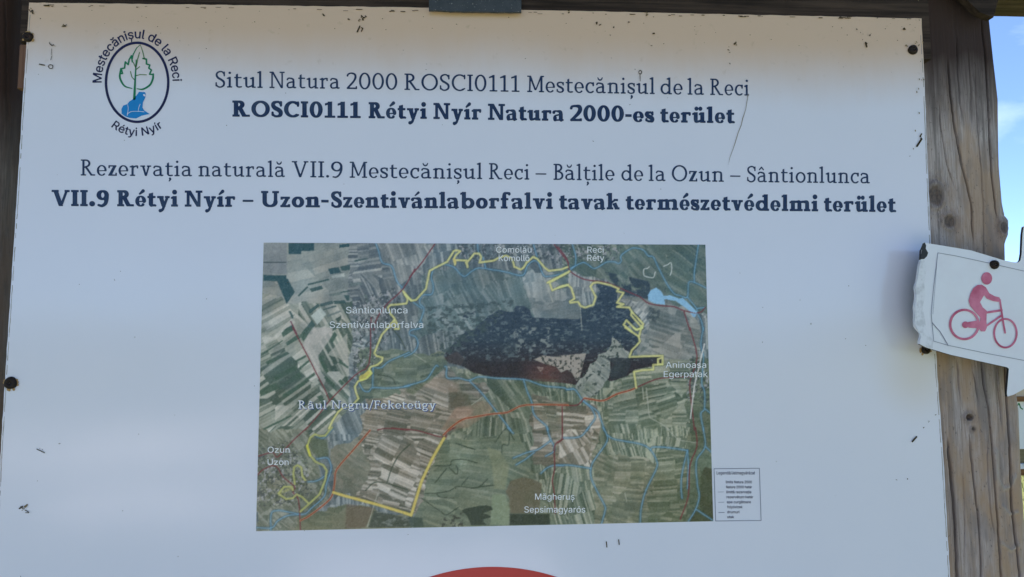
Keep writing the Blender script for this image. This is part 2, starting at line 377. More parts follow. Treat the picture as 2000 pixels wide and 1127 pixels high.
# ------------------------------------------------------------------ slab serif letters (cap height 1)
XH = .655
def glyph(ch, bold):
    H, T, S = (.134, .072, .068) if bold else (.065, .044, .041)      # half widths: stem, thin, serif
    SW = .085 if bold else .095
    k = 1.16 if bold else 1.0
    g = Shape()
    def foot(x, l=1, r=1, y=0): g.rect(x - H - SW * l, x + H + SW * r, y, y + 2 * S)
    def head(x, l=1, r=1, y=1.0): g.rect(x - H - SW * l, x + H + SW * r, y - 2 * S, y)
    def stem(x, y0, y1, h=None): h = h or H; g.rect(x - h, x + h, y0, y1)
    def flag(x, y): g.poly([(x - H - SW * 1.15, y - .075 - 2 * S + .03), (x - H - SW * 1.15, y - .06), (x + H, y + .01), (x + H, y - .14)] )
    marks = {'é': ('e', 'ac'), 'í': ('ı', 'ac'), 'á': ('a', 'ac'), 'ă': ('a', 'br'), 'â': ('a', 'ci'), 'ș': ('s', 'co'), 'ț': ('t', 'co'), 'ü': ('u', 'di')}
    mk = None
    if ch in marks: ch, mk = marks[ch]
    if ch == ' ': return g, .3
    W = 0; o = H + SW
    if ch == 'I': foot(o); head(o); stem(o, 0, 1); W = 2 * o
    elif ch == 'N':
        a, b = o, .80 * k; t = H * .72
        g.rect(a - t, a + t, 0, 1); g.rect(b - t, b + t, 0, 1); foot(a); head(a, 1, 0); head(b); g.poly([(a - H * .6, 1), (a + H * 1.3, 1), (b + t, 0), (b + t - H * 1.9, 0)]); W = b + o
    elif ch == 'M':
        a, b = o, .90 * k; c = (a + b) / 2; t = H * .78
        g.poly([(a - t, 0), (a + t, 0), (a + t + .03, 1), (a - t + .03, 1)]); g.rect(b - H, b + H, 0, 1); foot(a); foot(b); head(a, 1, 0); head(b, 0, 1)
        g.poly([(a - t, 1), (a + H * 1.3, 1), (c + H * .8, .12), (c - H * .9, .12)]); g.poly([(b + t, 1), (b - H * .9, 1), (c - H * .5, .12), (c + H * .7, .12)]); W = b + o
    elif ch in 'RB':
        a = o; stem(a, 0, 1); foot(a); head(a, 1, 0)
        if ch == 'R':
            w_ = .50 * k; g.line([(a, 1 - T), (w_ - .2, 1 - T)], T); g.arc(w_ - .2, .755, .22, .245 - T, -90, 90, H, T); g.line([(a, .51 + T * .2), (w_ - .2, .51 + T * .2)], T)
            g.poly([(w_ - .26, .52), (w_ - .26 + H * 2.1, .54), (.72 * k + H * .4, 0), (.72 * k - H * 1.8, 0)]); g.rect(.72 * k - H, .74 * k + H + SW * .7, 0, 2 * S); W = .74 * k + H + SW * .7
        else:
            w_ = .46 * k; g.line([(a, 1 - T), (w_ - .16, 1 - T)], T); g.arc(w_ - .16, .765, .20, .235 - T, -90, 90, H, T); g.line([(a, .535), (w_ - .12, .535)], T)
            g.arc(w_ - .13, .275, .24, .275 - T, -90, 90, H, T); g.line([(a, T), (w_ - .13, T)], T); W = w_ + .11 + H
    elif ch == 'F':
        a = o; stem(a, 0, 1); foot(a); head(a, 1, 0); g.rect(a, .60 * k, 1 - 2 * S, 1); g.rect(.60 * k - 2 * T, .60 * k, .78, 1); g.rect(a, .50 * k, .48, .48 + 2 * S); g.rect(.5 * k - 2 * T, .5 * k, .40, .64); W = .60 * k
    elif ch in 'O0o':
        ww, hh = {'O': (.96 * k, 1.02), '0': (.68 * k, 1.02), 'o': (.66 * k, XH + .02)}[ch]
        g.arc(ww / 2, hh / 2 - .01, ww / 2 - H, hh / 2 - T, 0, 360, H, T, 44); W = ww
    elif ch == 'C' or ch == 'c':
        ww, hh = (.80 * k, 1.02) if ch == 'C' else (.54 * k, XH + .02)
        rx = (ww * .58) - H; cx = rx + H
        g.arc(cx, hh / 2 - .01, rx, hh / 2 - T, 58, 302, H, T, 40)
        sc = 1 if ch == 'C' else .72
        e = [cx + rx * math.cos(math.radians(58)), hh / 2 - .01 + (hh / 2 - T) * math.sin(math.radians(58))]
        g.line([e, (ww - T, e[1] - .04)], T); g.line([(cx + rx * .5, hh / 2 - .01 - (hh / 2 - T) * .85), (ww - T, .13 * sc + .02)], [T, T * .8])
        g.line([(ww - T * 1.2, e[1] + .05 * sc), (ww - T * 1.2, e[1] - .15 * sc)], T if ch == 'C' else T * 1.25); W = ww
    elif ch == 'S' or ch == 's':
        ww, hh = (.58 * k, 1.0) if ch == 'S' else (.47 * k, XH); 
        X_ = lambda q: H * .5 + q * (ww - H); Y_ = lambda q: q * hh
        tt = T if ch == 'S' else T * .95
        g.curve([(X_(.93), Y_(.86) - tt), (X_(.74), Y_(.97) - tt * .6), (X_(.45), Y_(1.01) - tt), (X_(.14), Y_(.90) - tt * .4), (X_(.07), Y_(.73)), (X_(.26), Y_(.58)), (X_(.62), Y_(.47)), (X_(.90), Y_(.33)), (X_(.88), Y_(.14)), (X_(.60), Y_(.00) + tt * .8), (X_(.28), Y_(.0) + tt * .9), (X_(.04), Y_(.10) + tt)],
                [tt, tt, tt, H * .8, H * .9, H, H, H, H * .85, tt, tt, tt])
        g.line([(X_(.95), Y_(.93)), (X_(.95), Y_(.72))], tt); g.line([(X_(.02), Y_(.06) + tt), (X_(.02), Y_(.28))], tt); W = ww
    elif ch == 'U':
        a, b = o, .74 * k + .02; stem(a, .3, 1); stem(b, .3, 1, H * .8); head(a); head(b, .8, .9); r = (b - a) / 2
        g.arc(a + r, .33, r, .33 - T, 180, 360, H, T, 30); W = b + o * .95
    elif ch in 'Vv':
        hh = 1.0 if ch == 'V' else XH; ww = (.90 if ch == 'V' else .66) * k; c = ww / 2; a = SW * .9; 
        g.poly([(a, hh), (a + 2 * H * 1.05, hh), (c + H * 1.1, 0), (c - H * .8, 0)]); g.poly([(ww - a, hh), (ww - a - 2 * T * 1.1, hh), (c - T * .8, 0), (c + T * 1.4, 0)])
        g.rect(0, a + 2 * H + SW * .8, hh - 2 * S, hh); g.rect(ww - a - 2 * T - SW * .9, ww, hh - 2 * S, hh); W = ww
    elif ch == 'y':
        hh = XH; ww = .68 * k; c = ww / 2; a = SW * .9
        g.poly([(a, hh), (a + 2 * H * 1.05, hh), (c + H * 1.1, .0), (c - H * .8, 0)])
        x1, y1 = ww - a - T, hh; x0, y0 = c + .02, 0; sl = (x1 - x0) / (y1 - y0)
        g.line([(x1, y1 - T), (x0 - sl * .16, -.16), (x0 - sl * .24 - .04, -.23), (x0 - .22, -.27)], [T * 1.15, T * 1.15, T * 1.2, T])
        g.line([(x0 - .22, -.25), (x0 - .2, -.25)], H * .8)
        g.rect(0, a + 2 * H + SW * .8, hh - 2 * S, hh); g.rect(ww - a - 2 * T - SW * .9, ww, hh - 2 * S, hh); W = ww
    elif ch in 'ıil':
        hh = 1.02 if ch == 'l' else XH; a = o; stem(a, 0, hh); flag(a, hh); foot(a, 1, .9); W = 2 * o
        if ch == 'i': g.line([(a - .005, .895), (a + .005, .895)], H * 1.12)
    elif ch == 't':
        a = SW + H; g.poly([(a - H, .1), (a - H, .80), (a + H, .86), (a + H, .1)]); g.rect(0, .44 * k, XH - 2 * S, XH); 
        g.curve([(a, .18), (a + .02, .09), (a + .10, T), (a + .2 * k, T + .005), (.44 * k - .01, .06)], [H, H * .8, T, T, T * .9]); W = .45 * k
    elif ch == 'u':
        a = o; b = .56 * k; stem(a, .2, XH); stem(b, 0, XH); flag(a, XH); flag(b, XH); g.rect(b, b + H + SW, 0, 2 * S)
        g.curve([(a, .24), (a + .015, .11), (a + .11, T), (a + .23 * k, .04 + T), (b, .16)], [H, H * .85, T, T, T]); W = b + o
    elif ch in 'nmr':
        a = o; stem(a, 0, XH); flag(a, XH); foot(a)
        xs_ = {'n': [.56 * k], 'm': [.56 * k, 1.0 * k - (.0 if bold else .02)], 'r': []}[ch]; p = a
        for b in xs_:
            g.curve([(p, .48), (p + .1, XH - T * 1.3), (p + .24 * k, XH - T), (b - .02, XH - .10), (b, .40)], [T, T, T, H * .9, H]); stem(b, 0, .42); foot(b); p = b
        W = p + o
        if ch == 'r':
            g.curve([(a, .44), (a + .08, XH - .1), (a + .19, XH - T), (a + .30 * k, XH - T)], [T, T, T, T * 1.1]); g.line([(a + .30 * k - .01, XH - T * 1.4), (a + .30 * k, XH - .15)], T * 1.1); W = a + .32 * k + T
    elif ch == 'h' or ch == 'b' or ch == 'k':
        a = o; stem(a, 0 if ch != 'b' else .02, 1.02); flag(a, 1.02)
        if ch == 'k':
            foot(a); g.poly([(a, .28), (a, .28 + 2.6 * T), (.50 * k, XH), (.50 * k + 2 * T, XH - .02)]); g.poly([(a + .14, .36), (a + .14 + 2.0 * H, .44), (.60 * k + H, 0), (.60 * k - H, 0)])
            g.rect(.40 * k, .64 * k, XH - 2 * S, XH); g.rect(.56 * k - H, .66 * k + H * .6, 0, 2 * S); W = .66 * k + H * .6
        else:
            r = .27 * k - H * .3; g.arc(a + r, XH / 2, r, XH / 2 - T, -140, 140, H, T, 34); g.line([(a, .05), (a + .1, .03)], T); W = a + 2 * r + H
    elif ch == 'd' or ch == 'g' or ch == 'e' or ch == 'a':
        if ch == 'd':
            r = .27 * k - H * .3; a = H + 2 * r; stem(a, 0, 1.02); flag(a, 1.02); g.rect(a, a + H + SW, 0, 2 * S); g.arc(H + r, XH / 2, r, XH / 2 - T, 40, 320, H, T, 34); W = a + o
        elif ch == 'e':
            ww = .58 * k; t_ = T * (.66 if bold else .8); rx = ww / 2 - H * .9; g.arc(ww / 2, XH / 2, rx, XH / 2 - t_ + .008, 2, 312, H * (.92 if bold else 1), t_, 36); g.line([(H, XH * .46), (ww - H * .9, XH * .485)], t_ * .8); W = ww
        elif ch == 'a':
            b = .46 * k; T = T * (.72 if bold else 1); g.curve([(.07, .53), (.12, .60), (.24 * k, XH - T), (b - .04, XH - .10), (b, .42)], [H * .8, T, T, H * .85, H]); stem(b, .1, .44)
            g.curve([(b, .38), (b - .14, .375), (.13 * k, .31), (H + .005, .18), (.10 * k + .02, .05 + T * .3), (.22 * k, T), (b - .07, .07), (b, .15)], [T, T, T, H * .95, H * .7, T, T, T])
            g.curve([(b, .14), (b + .02, .06), (b + .08, T), (b + .13 * k, T + .01)], [H, H * .8, T, T]); W = b + .14 * k + T
        else:
            r = .2 * k; g.arc(r + H, .43, r, .21 - T * .2, 0, 360, H * .9, T, 30); g.line([(2 * r + H * .5, .58), (.60 * k, XH - .02)], T)
            g.curve([(.14, .25), (.09, .15), (.18, .07), (.44 * k, .04), (.52 * k, -.08), (.42 * k, -.22), (.2 * k, -.25), (.05, -.15), (.12, -.01), (.2, .05)], T * 1.1); W = .60 * k
    elif ch == 'f':
        a = SW + H; g.rect(a - H, a + H, 0, .75); foot(a); g.rect(0, .42 * k, XH - 2 * S, XH)
        g.curve([(a, .72), (a + .02, .90), (a + .13, 1.03 - T), (a + .28 * k, 1.02 - T)], [H, H * .85, T, T * 1.1]); g.line([(a + .28 * k, 1.0 - T), (a + .28 * k, .90)], T * 1.2); W = a + .28 * k + T
    elif ch == 'z':
        ww = .52 * k; g.rect(.01, ww - .02, XH - 2 * S, XH); g.rect(0, ww, 0, 2 * S); g.poly([(0, .03), (ww - .17 - H * .6, XH - .03), (ww - .02, XH - .03), (.15 + H * .9, .03)])
        g.rect(.01, .01 + 2 * T, XH - .19, XH); g.rect(ww - 2 * T, ww, 0, .19); W = ww
    elif ch == '1':
        a = .30 * k; stem(a, 0, 1.0); g.rect(a - H - .16 * k, a + H + .16 * k, 0, 2 * S); g.poly([(a + H, 1.02), (a - .26 * k, .89), (a - .26 * k, .89 - 2 * S - .01), (a, .91 - S)]); W = a + H + .17 * k
    elif ch == '2':
        ww = .62 * k; g.curve([(.05, .80), (.10, .90), (.28 * k, 1.01 - T), (.50 * k - .02, .89), (.52 * k, .70), (.42 * k, .48), (.22 * k, .24), (.06, .07)], [T * 1.2, T, T, H * .9, H, H * .85, T * 1.3, T * 1.1])
        g.rect(.01, ww, 0, 2 * S + .015); g.rect(ww - 2 * T, ww, 0, .18); W = ww
    elif ch == '9':
        ww = .62 * k; rx = ww / 2 - H; g.arc(ww / 2, .69, rx, .31 - T, 0, 360, H, T, 36)
        g.curve([(ww - H, .70), (ww - H * 1.1, .45), (ww * .72, .18), (ww * .45, .03), (.12, T)], [H, H * .95, H * .8, T * 1.2, T]); W = ww
    elif ch == '.': g.line([(H * 1.25, H * 1.15), (H * 1.25 + .001, H * 1.15)], H * 1.25); W = H * 2.5
    elif ch == '-': g.rect(0, .34 * k, .33 - T * .3, .33 + 2 * T); W = .34 * k
    elif ch == '–': g.rect(0, .66, .33 - T * .2, .33 + 1.6 * T); W = .66
    elif ch == '/': g.line([(.02, -.12), (.36, 1.05)], T); W = .38
    if mk:
        c = {'e': .30 * k, 'ı': o, 'a': .27 * k, 's': .24 * k, 't': .26 * k, 'u': .34 * k}[ch]
        if mk == 'ac': g.line([(c - .07, .78), (c + .14, .96)], [T * .8, T * 1.5])
        elif mk == 'br': g.curve([(c - .14, .94), (c - .09, .84), (c, .80), (c + .09, .84), (c + .14, .94)], [T * .7, T, T * 1.05, T, T * .7])
        elif mk == 'ci': g.line([(c - .13, .78), (c, .93), (c + .13, .78)], T * .9)
        elif mk == 'di': g.line([(c - .13, .87), (c - .129, .87)], H * .98); g.line([(c + .13, .87), (c + .131, .87)], H * .98)
        elif mk == 'co': g.curve([(c + .02, -.14), (c + .04, -.20), (c - .03, -.30)], [H * 1.0, H * .9, T * .7])
    return g, W
GC = {}
def word_px(txt, x0, x1, base, cap, bold):
    """base: function x -> baseline y in px"""
    gap = .085 if bold else .105; x = 0; lay = []
    for ch in txt:
        if (ch, bold) not in GC:
            g, W = glyph(ch, bold); GC[(ch, bold)] = (polyize(g, .021) if g.f else (np.zeros((0, 2)), []), W)
        (v, f), W = GC[(ch, bold)]; lay.append((v, f, x)); x += W + gap
    tot = x - gap; s = (x1 - x0) / tot; outp = []
    for v, f, gx in lay:
        if len(v) == 0: continue
        X = x0 + (v[:, 0] + gx) * s; outp.append((np.stack([X, base(X) - v[:, 1] * cap], 1), [q[::-1] for q in f]))
    return outp
import os
def bundled_font():
    for kind_ in ('DATAFILES',):
        try:
            p = os.path.join(bpy.utils.system_resource(kind_), 'fonts', 'Inter.woff2')      # Blender's own interface font
            if os.path.exists(p): return bpy.data.fonts.load(p)
        except Exception: pass
    return None
FONT = bundled_font()
def sans_loops(txt):
    cu = bpy.data.curves.new('t', 'FONT'); cu.body = txt; cu.resolution_u = 3; cu.font = FONT or cu.font; cu.fill_mode = 'NONE'
    o = bpy.data.objects.new('t', cu); COL.objects.link(o); dg = bpy.context.evaluated_depsgraph_get(); dg.update()
    me = o.evaluated_get(dg).to_mesh(); v = np.array([p.co[:2] for p in me.vertices]).reshape(-1, 2); e = [tuple(p.vertices) for p in me.edges]
    o.evaluated_get(dg).to_mesh_clear(); bpy.data.objects.remove(o); bpy.data.curves.remove(cu)
    nx = {a: b for a, b in e}; loops = []; seen = set()
    for st in list(nx):
        if st in seen: continue
        lp = []; q = st
        while q not in seen and q in nx: seen.add(q); lp.append(q); q = nx[q]
        if len(lp) > 2: loops.append(v[lp])
    return loops
_hl = np.vstack(sans_loops('H')); CAPH = _hl[:, 1].max() - _hl[:, 1].min()
def sans(txt, bold=0.0, step=.045):
    """verts and faces of a line of sans lettering, cap height 1; bold widens every stroke"""
    sh_ = Shape(); sh_.f.append(('w', [l / CAPH for l in sans_loops(txt)], bold)); return polyize(sh_, step)
def sans_px(txt, x0, x1, y, cap, bold=0.0, slope=0.0, step=.05):
    v, f = sans(txt, bold, step); a, b = v[:, 0].min(), v[:, 0].max(); X = x0 + (v[:, 0] - a) / (b - a) * (x1 - x0)
    return np.stack([X, y + (X - x0) * slope - v[:, 1] * cap], 1), [q for q in f]

# ------------------------------------------------------------------ ground and distance
def sheet(name, x0, x1, y0, y1, nx, ny, z, m, amp=0):
    X, Y = np.meshgrid(np.linspace(x0, x1, nx), np.linspace(y0, y1, ny)); Z = z + amp * (fbm(X * .08, Y * .08, 3) - .5) * np.clip((np.hypot(X, Y) - 8) / 30, 0, 1)
    return tag(grid_mesh(name, np.stack([X, Y, Z], -1), m), kind='structure')
sheet('ground', -900, 900, -900, 900, 121, 121, 0, M['ground'], 1.2)
sheet('path', -1.3, 14, -5, -.2, 3, 3, .006, M['gravel'])  # unseen path, added and set to the right to bounce light onto the board
for nm_, cx_, cy_, rx_, ry_, sd_ in (('sandy_clearing', -5.9, -12.0, 2.7, 3.0, 1), ('sandy_clearing', -3.0, -6.9, 1.7, .8, 2), ('sandy_clearing', 4.5, -9.5, 3.5, 1.6, 3)):  # unseen sand patches added behind the camera for their reflection in the board
    t_ = np.linspace(0, 2 * math.pi, 49)[:-1]; q_ = 1 + .5 * (fbm(np.cos(t_) * 2 + 5, np.sin(t_) * 2 + 5, 3, sd_) - .5)
    tag(mesh(nm_, [(cx_ + rx_ * a_ * b_, cy_ + ry_ * c_ * b_, .005) for a_, c_, b_ in zip(np.cos(t_), np.sin(t_), q_)], [tuple(range(48))], M['sand']), kind='structure')
a = np.linspace(0, 2 * math.pi, 181)
rows = []
for q, hgt in ((1.0, -4), (1.06, .5), (1.2, 1.0), (1.5, .6)):
    r = 620 * q; rows.append(np.stack([r * np.cos(a), r * np.sin(a), np.where(hgt < 0, hgt, 0) + np.maximum(hgt, 0) * (16 + 26 * fbm(a * 3 % 18, a * 0 + 2, 4, 5))], -1))
tag(grid_mesh('hills', np.array(rows), M['hill']), kind='structure')

# grass clumps behind the shelter, where the gap beside the post shows the ground
V, Fc = [], []
for i in range(9000):
    x = rng.uniform(1.2, 7.5); y = rng.uniform(1.2, 9) ; h = rng.uniform(.05, .16); an = rng.uniform(0, 6.28); lx, ly = math.cos(an), math.sin(an); wd = .004; k = len(V)
    b = rng.uniform(.02, .07)
    V += [(x - ly * wd, y + lx * wd, 0), (x + ly * wd, y - lx * wd, 0), (x + lx * b, y + ly * b, h)]; Fc.append((k, k + 1, k + 2))
tag(mesh('meadow_grass', V, Fc, M['grass']), 'short yellowish meadow grass behind the wooden post', 'grass', kind='stuff')

def tree(x, y, h, label, seed, name='broadleaf_tree', group='trees across the meadow', low=.3, n=1500, leaf=.22):
    r = random.Random(seed); t = empty(name, (x, y, 0), label, name.split('_')[-1], group)
    V, Fc = [], []
    def limb(p, q, r0, r1):
        p, q = Vector(p), Vector(q); d = (q - p).normalized(); a_ = d.orthogonal().normalized(); b_ = d.cross(a_); k = len(V)
        for (c, rr) in ((p, r0), (q, r1)):
            for i in range(7): V.append(c + (a_ * math.cos(i * .8976) + b_ * math.sin(i * .8976)) * rr)
        for i in range(7): Fc.append((k + i, k + (i + 1) % 7, k + 7 + (i + 1) % 7, k + 7 + i))
    limb((0, 0, -.1), (0, 0, h * .5), h * .03, h * .02); limb((0, 0, h * .5), (.02 * h, 0, h * .85), h * .02, h * .006)
    cl = []
    for i in range(12):
        a_ = r.uniform(0, 6.28); e = (math.cos(a_) * h * r.uniform(.14, .3), math.sin(a_) * h * r.uniform(.14, .3), h * r.uniform(low + .1, .92)); limb((0, 0, e[2] - h * .14), e, h * .010, h * .003); cl.append((e, h * r.uniform(.09, .17)))
    cl += [((0, 0, h * .9), h * .1), ((0, 0, h * .7), h * .16)]
    mesh('trunk', V, Fc, M['bark'], t)
    V2, F2 = [], []
    for i in range(n):
        c, rr = r.choice(cl); d = Vector((r.gauss(0, 1), r.gauss(0, 1), r.gauss(0, .8))); d = d.normalized() * rr * r.uniform(.5, 1.05); p = Vector(c) + d
        u = Vector((r.gauss(0, 1), r.gauss(0, 1), r.gauss(0, 1))).normalized(); w_ = u.orthogonal().normalized(); s = leaf * r.uniform(.5, 1); k = len(V2)
        V2 += [p - u * s, p + w_ * s * .5, p + u * s, p - w_ * s * .5]; F2.append((k, k + 1, k + 2, k + 3))
    mesh('crown', V2, F2, M['leaf'], t); return t
tree(48, 90, 8, 'tall broadleaf tree far across the meadow behind the route sign', 1)
tree(62, 96, 6, 'small round tree beside the tall far tree behind the route sign', 2)
tree(4.05, 5.1, .55, 'low dark shrub in the grass right of the wooden post', 5, 'low_shrub', None, 0, 500, .03)

# second display board standing in the meadow behind, seen in the gap right of the post
def Pd(px, py, y): return P(px, py, y)
yb = 2.6
zt, zb = Pd(1990, 774, yb)[2], Pd(1990, 877, yb)[2]; xl = Pd(1977, 800, yb)[0]
b2 = empty('display_board', (xl + .6, yb, 0), 'pale display board with brown wooden rails standing beyond the post', 'display board')
def loc(o, par): o.matrix_parent_inverse = Matrix.Translation(par.location).inverted(); return o
z1 = Pd(1990, 784, yb)[2]; z2 = Pd(1990, 905, yb)[2]; z3 = Pd(1990, 928, yb)[2]
loc(box('top_cap', xl - .3, xl + 1.5, yb - .01, yb + .02, zt, Pd(1990, 738, yb)[2], M['cream'], b2), b2)
loc(box('kick_board', xl - .25, xl + 1.45, yb, yb + .012, z2, zb, M['tan'], b2), b2)
loc(box('top_rail', xl - .3, xl + 1.5, yb - .02, yb + .03, z1, zt, M['rail'], b2, .004), b2)
loc(box('panel', xl - .25, xl + 1.45, yb, yb + .012, zb, z1, M['sign'], b2), b2)
loc(box('grey_rail', xl - .3, xl + 1.5, yb - .02, yb + .02, Pd(1990, 915, yb)[2], z2, M['sign_torn'], b2, .004), b2)
loc(box('bottom_rail', xl - .3, xl + 1.5, yb - .015, yb + .025, z3, Pd(1990, 915, yb)[2], M['rail'], b2, .004), b2)
for xx in (xl - .28, xl + 1.42): loc(box('leg', xx, xx + .07, yb + .03, yb + .10, -.05, zt - .01, M['brown_block'], b2, .006), b2)
sh = Shape().curve([(1984, 786), (1987, 792), (1990, 788), (1993, 796), (1997, 799)], 1.1)
o = px_shape('green_print', sh, 0.001, M['green'], b2, .5, plane=lambda a, b: P(a, b, yb)); loc(o, b2)

# ------------------------------------------------------------------ wooden shelter
shelter = empty('wooden_shelter', (0, .1, 0), 'weathered timber shelter that carries the information board between its posts', 'shelter')
def interp(zs, zq, xq): return np.interp(zs, zq, xq)
def make_post(name, left_px, right_px, yf, depth, cracks, knots, zhi, zlo, zfine, shade_top, parent, cols=230, pales=(), mt='post'):
    """front face at y=yf; edges given as photo polylines"""
    def conv(pl): q = np.array(pl, float); w_ = P(q[:, 0], q[:, 1], yf); o_ = np.argsort(w_[:, 2]); return w_[o_, 2], w_[o_, 0]
    rc = .022; lz, lx = conv(left_px); yf += rc; rz, rx = conv(right_px); yf -= rc
    zs = np.r_[np.arange(zlo, zfine, .08), np.arange(zfine, zhi, .0028), zhi]
    half = np.linspace(0, 1, cols); nb = 26
    rowsV = []; X0 = interp(zs, lz, lx); X1 = interp(zs, rz, rx)
    # profile: front from left to right with rounded corners, then back
    u = half
    Xf = X0[:, None] + (X1 - X0)[:, None] * u[None]
    dl = (Xf - X0[:, None]); dr = (X1[:, None] - Xf); dd = np.minimum(dl, dr)
    Yf = yf + np.where(dd < rc, rc - np.sqrt(np.maximum(rc ** 2 - (rc - dd) ** 2, 0)), 0) * 1.0
    Z = np.repeat(zs[:, None], cols, 1)
    fine = (zs > zfine)[:, None]
    D = .0012 * (fbm(Xf * 240, Z * 9, 4, 3) - .5) + .004 * (fbm(Xf * 30, Z * 2.2, 3, 9) - .5)
    sp_l = np.zeros_like(Xf)
    for pts, wd, dp in cracks:
        q = P(np.array(pts, float)[:, 0], np.array(pts, float)[:, 1], yf); o_ = np.argsort(q[:, 2]); cz, cx = q[o_, 2], q[o_, 0]
        xc = np.interp(zs, cz, cx) + .0010 * (fbm(zs * 60, zs * 0 + 1, 3, int(wd * 100)) - .5) * 2; on = (zs > cz[0]) & (zs < cz[-1])
        tt = np.clip(np.minimum(zs - cz[0], cz[-1] - zs) / .03, 0, 1) * on
        g2_ = np.exp(-((Xf - xc[:, None]) / (wd * .001 * (.4 + .6 * tt[:, None]))) ** 2) * tt[:, None]; D += dp * .001 * g2_; sp_l = np.maximum(sp_l, g2_ * min(1, dp / 7) * .75)
    kn = np.zeros_like(Xf); st = np.zeros_like(Xf); pa = np.zeros_like(Xf)
    for (kx, ky, kr, asp, hole) in knots:
        c = P(kx, ky, yf); r_ = kr * .000857; d = np.hypot(Xf - c[0], (Z - c[2]) / asp) * (1 + .25 * (fbm(Xf * 300, Z * 300, 3, 2) - .5)) / r_
        D += -.0025 * np.exp(-((d - 1.15) / .35) ** 2) + hole * .001 * np.exp(-(d / .7) ** 2) + .0008 * np.sin(d * 9) * np.exp(-((d - 1.6) / .9) ** 2)
        kn = np.maximum(kn, np.clip((1.15 - d) / .35, 0, 1) * (.9 if hole > 3 else .75)); st = np.maximum(st, np.exp(-((d - 1.4) / .8) ** 2) * .25)
    for (pl, wpx) in pales:
        q = P(np.array(pl, float)[:, 0], np.array(pl, float)[:, 1], yf); d = np.full(Xf.shape, 9.)
        for i in range(len(q) - 1):
            a_, b_ = q[i], q[i + 1]; abx, abz = b_[0] - a_[0], b_[2] - a_[2]; t = np.clip(((Xf - a_[0]) * abx + (Z - a_[2]) * abz) / (abx ** 2 + abz ** 2), 0, 1)
            d = np.minimum(d, np.hypot(Xf - a_[0] - t * abx, Z - a_[2] - t * abz))
        g_ = np.exp(-(d / (wpx * .000857)) ** 2); D += -.003 * g_; pa = np.maximum(pa, g_ * .6)
    zt_ = P(1850, shade_top[0], yf)[2]; zb_ = P(1850, shade_top[1], yf)[2]
    st = np.maximum(st, np.clip((Z + .06 * (fbm(Xf * 22, Z * 3, 3, 4) - .5) - zb_) / (zt_ - zb_) * 1.5, 0, 1) ** .8 * .97)  # the roof's shade, painted into the colour of the upper post
    Yf = Yf + np.where(fine, D, 0)
    # back
    th = np.linspace(0, 1, nb + 2)[1:-1]
    ub = 1 - th; Xb = X0[:, None] + (X1 - X0)[:, None] * (.5 + .5 * np.cos(np.pi * th))[None]
    Yb = yf + rc + (depth - rc) * (np.sin(np.pi * th) ** .5)[None] + 0 * Xb
    Vv = np.concatenate([np.stack([Xf, Yf, Z], -1), np.stack([Xb, Yb, np.repeat(zs[:, None], nb, 1)], -1)], 1)
    pad = np.zeros((len(zs), nb)); A = lambda a_, v=0: np.concatenate([a_, pad + v], 1)
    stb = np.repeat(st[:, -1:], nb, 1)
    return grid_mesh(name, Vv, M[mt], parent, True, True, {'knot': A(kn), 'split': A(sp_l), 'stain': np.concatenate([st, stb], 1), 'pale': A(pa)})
YF = .026
cr_ = [([(1850, 110), (1857, 180), (1864, 240), (1876, 310), (1888, 360), (1897, 400), (1899, 440), (1902, 480)], 1.5, 7),
       ([(1868, 60), (1871, 140), (1875, 200), (1884, 250)], 1.2, 4), ([(1833, 200), (1839, 260), (1850, 320), (1866, 370)], 1.2, 4),
       ([(1915, 30), (1926, 120), (1931, 220), (1936, 330), (1944, 400), (1950, 440)], 1.6, 7), ([(1920, 60), (1936, 300)], .9, 3),
       ([(1903, 130), (1908, 240), (1916, 330), (1920, 400), (1922, 520)], 1.0, 3), ([(1890, 90), (1896, 180), (1898, 260)], 1.0, 3),
       ([(1868, 690), (1872, 730), (1876, 790)], 1.1, 4), ([(1895, 690), (1905, 750), (1914, 800)], 1.0, 3),
       ([(1915, 690), (1921, 750), (1931, 800), (1937, 860), (1944, 950), (1950, 1040), (1958, 1160)], 1.6, 6),
       ([(1893, 840), (1898, 900), (1905, 960), (1912, 1020), (1916, 1080), (1917, 1160)], 1.4, 6),
       ([(1962, 700), (1968, 800), (1974, 880), (1976, 980), (1988, 1080), (1996, 1160)], 1.8, 8),
       ([(1850, 850), (1857, 930), (1864, 1010), (1868, 1080), (1870, 1160)], 1.8, 8),
       ([(1930, 840), (1928, 900), (1934, 1000), (1946, 1060)], 1.0, 3), ([(1945, 700), (1951, 770), (1958, 850)], 1.1, 4), ([(1880, 900), (1884, 1000), (1886, 1100)], .8, 2.5),
       ([(1846, 470), (1850, 560), (1856, 690)], 1.2, 4), ([(1905, 480), (1910, 560), (1915, 690)], 1.3, 5)]
kn_ = [(1854, 432, 13, 1.1, 1.0), (1826, 382, 17, 1.3, 1.5), (1893, 815, 8, .9, 6), (1900, 838, 4, 1, 1), (1960, 444, 9, 1.5, -3)]
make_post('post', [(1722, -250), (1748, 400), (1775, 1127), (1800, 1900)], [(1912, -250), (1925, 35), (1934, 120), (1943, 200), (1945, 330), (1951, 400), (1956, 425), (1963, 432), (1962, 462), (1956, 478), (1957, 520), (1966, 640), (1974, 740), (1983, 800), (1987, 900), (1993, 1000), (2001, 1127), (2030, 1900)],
          YF, .14, cr_, kn_, 2.36, -.1, 1.05, (20, 250), shelter, 240, [([(1946, 880), (1948, 935), (1960, 955), (1975, 950), (1983, 930)], 4), ([(1960, 990), (1972, 1005), (1988, 1000)], 3), ([(1955, 1060), (1975, 1075), (1990, 1065)], 3)])
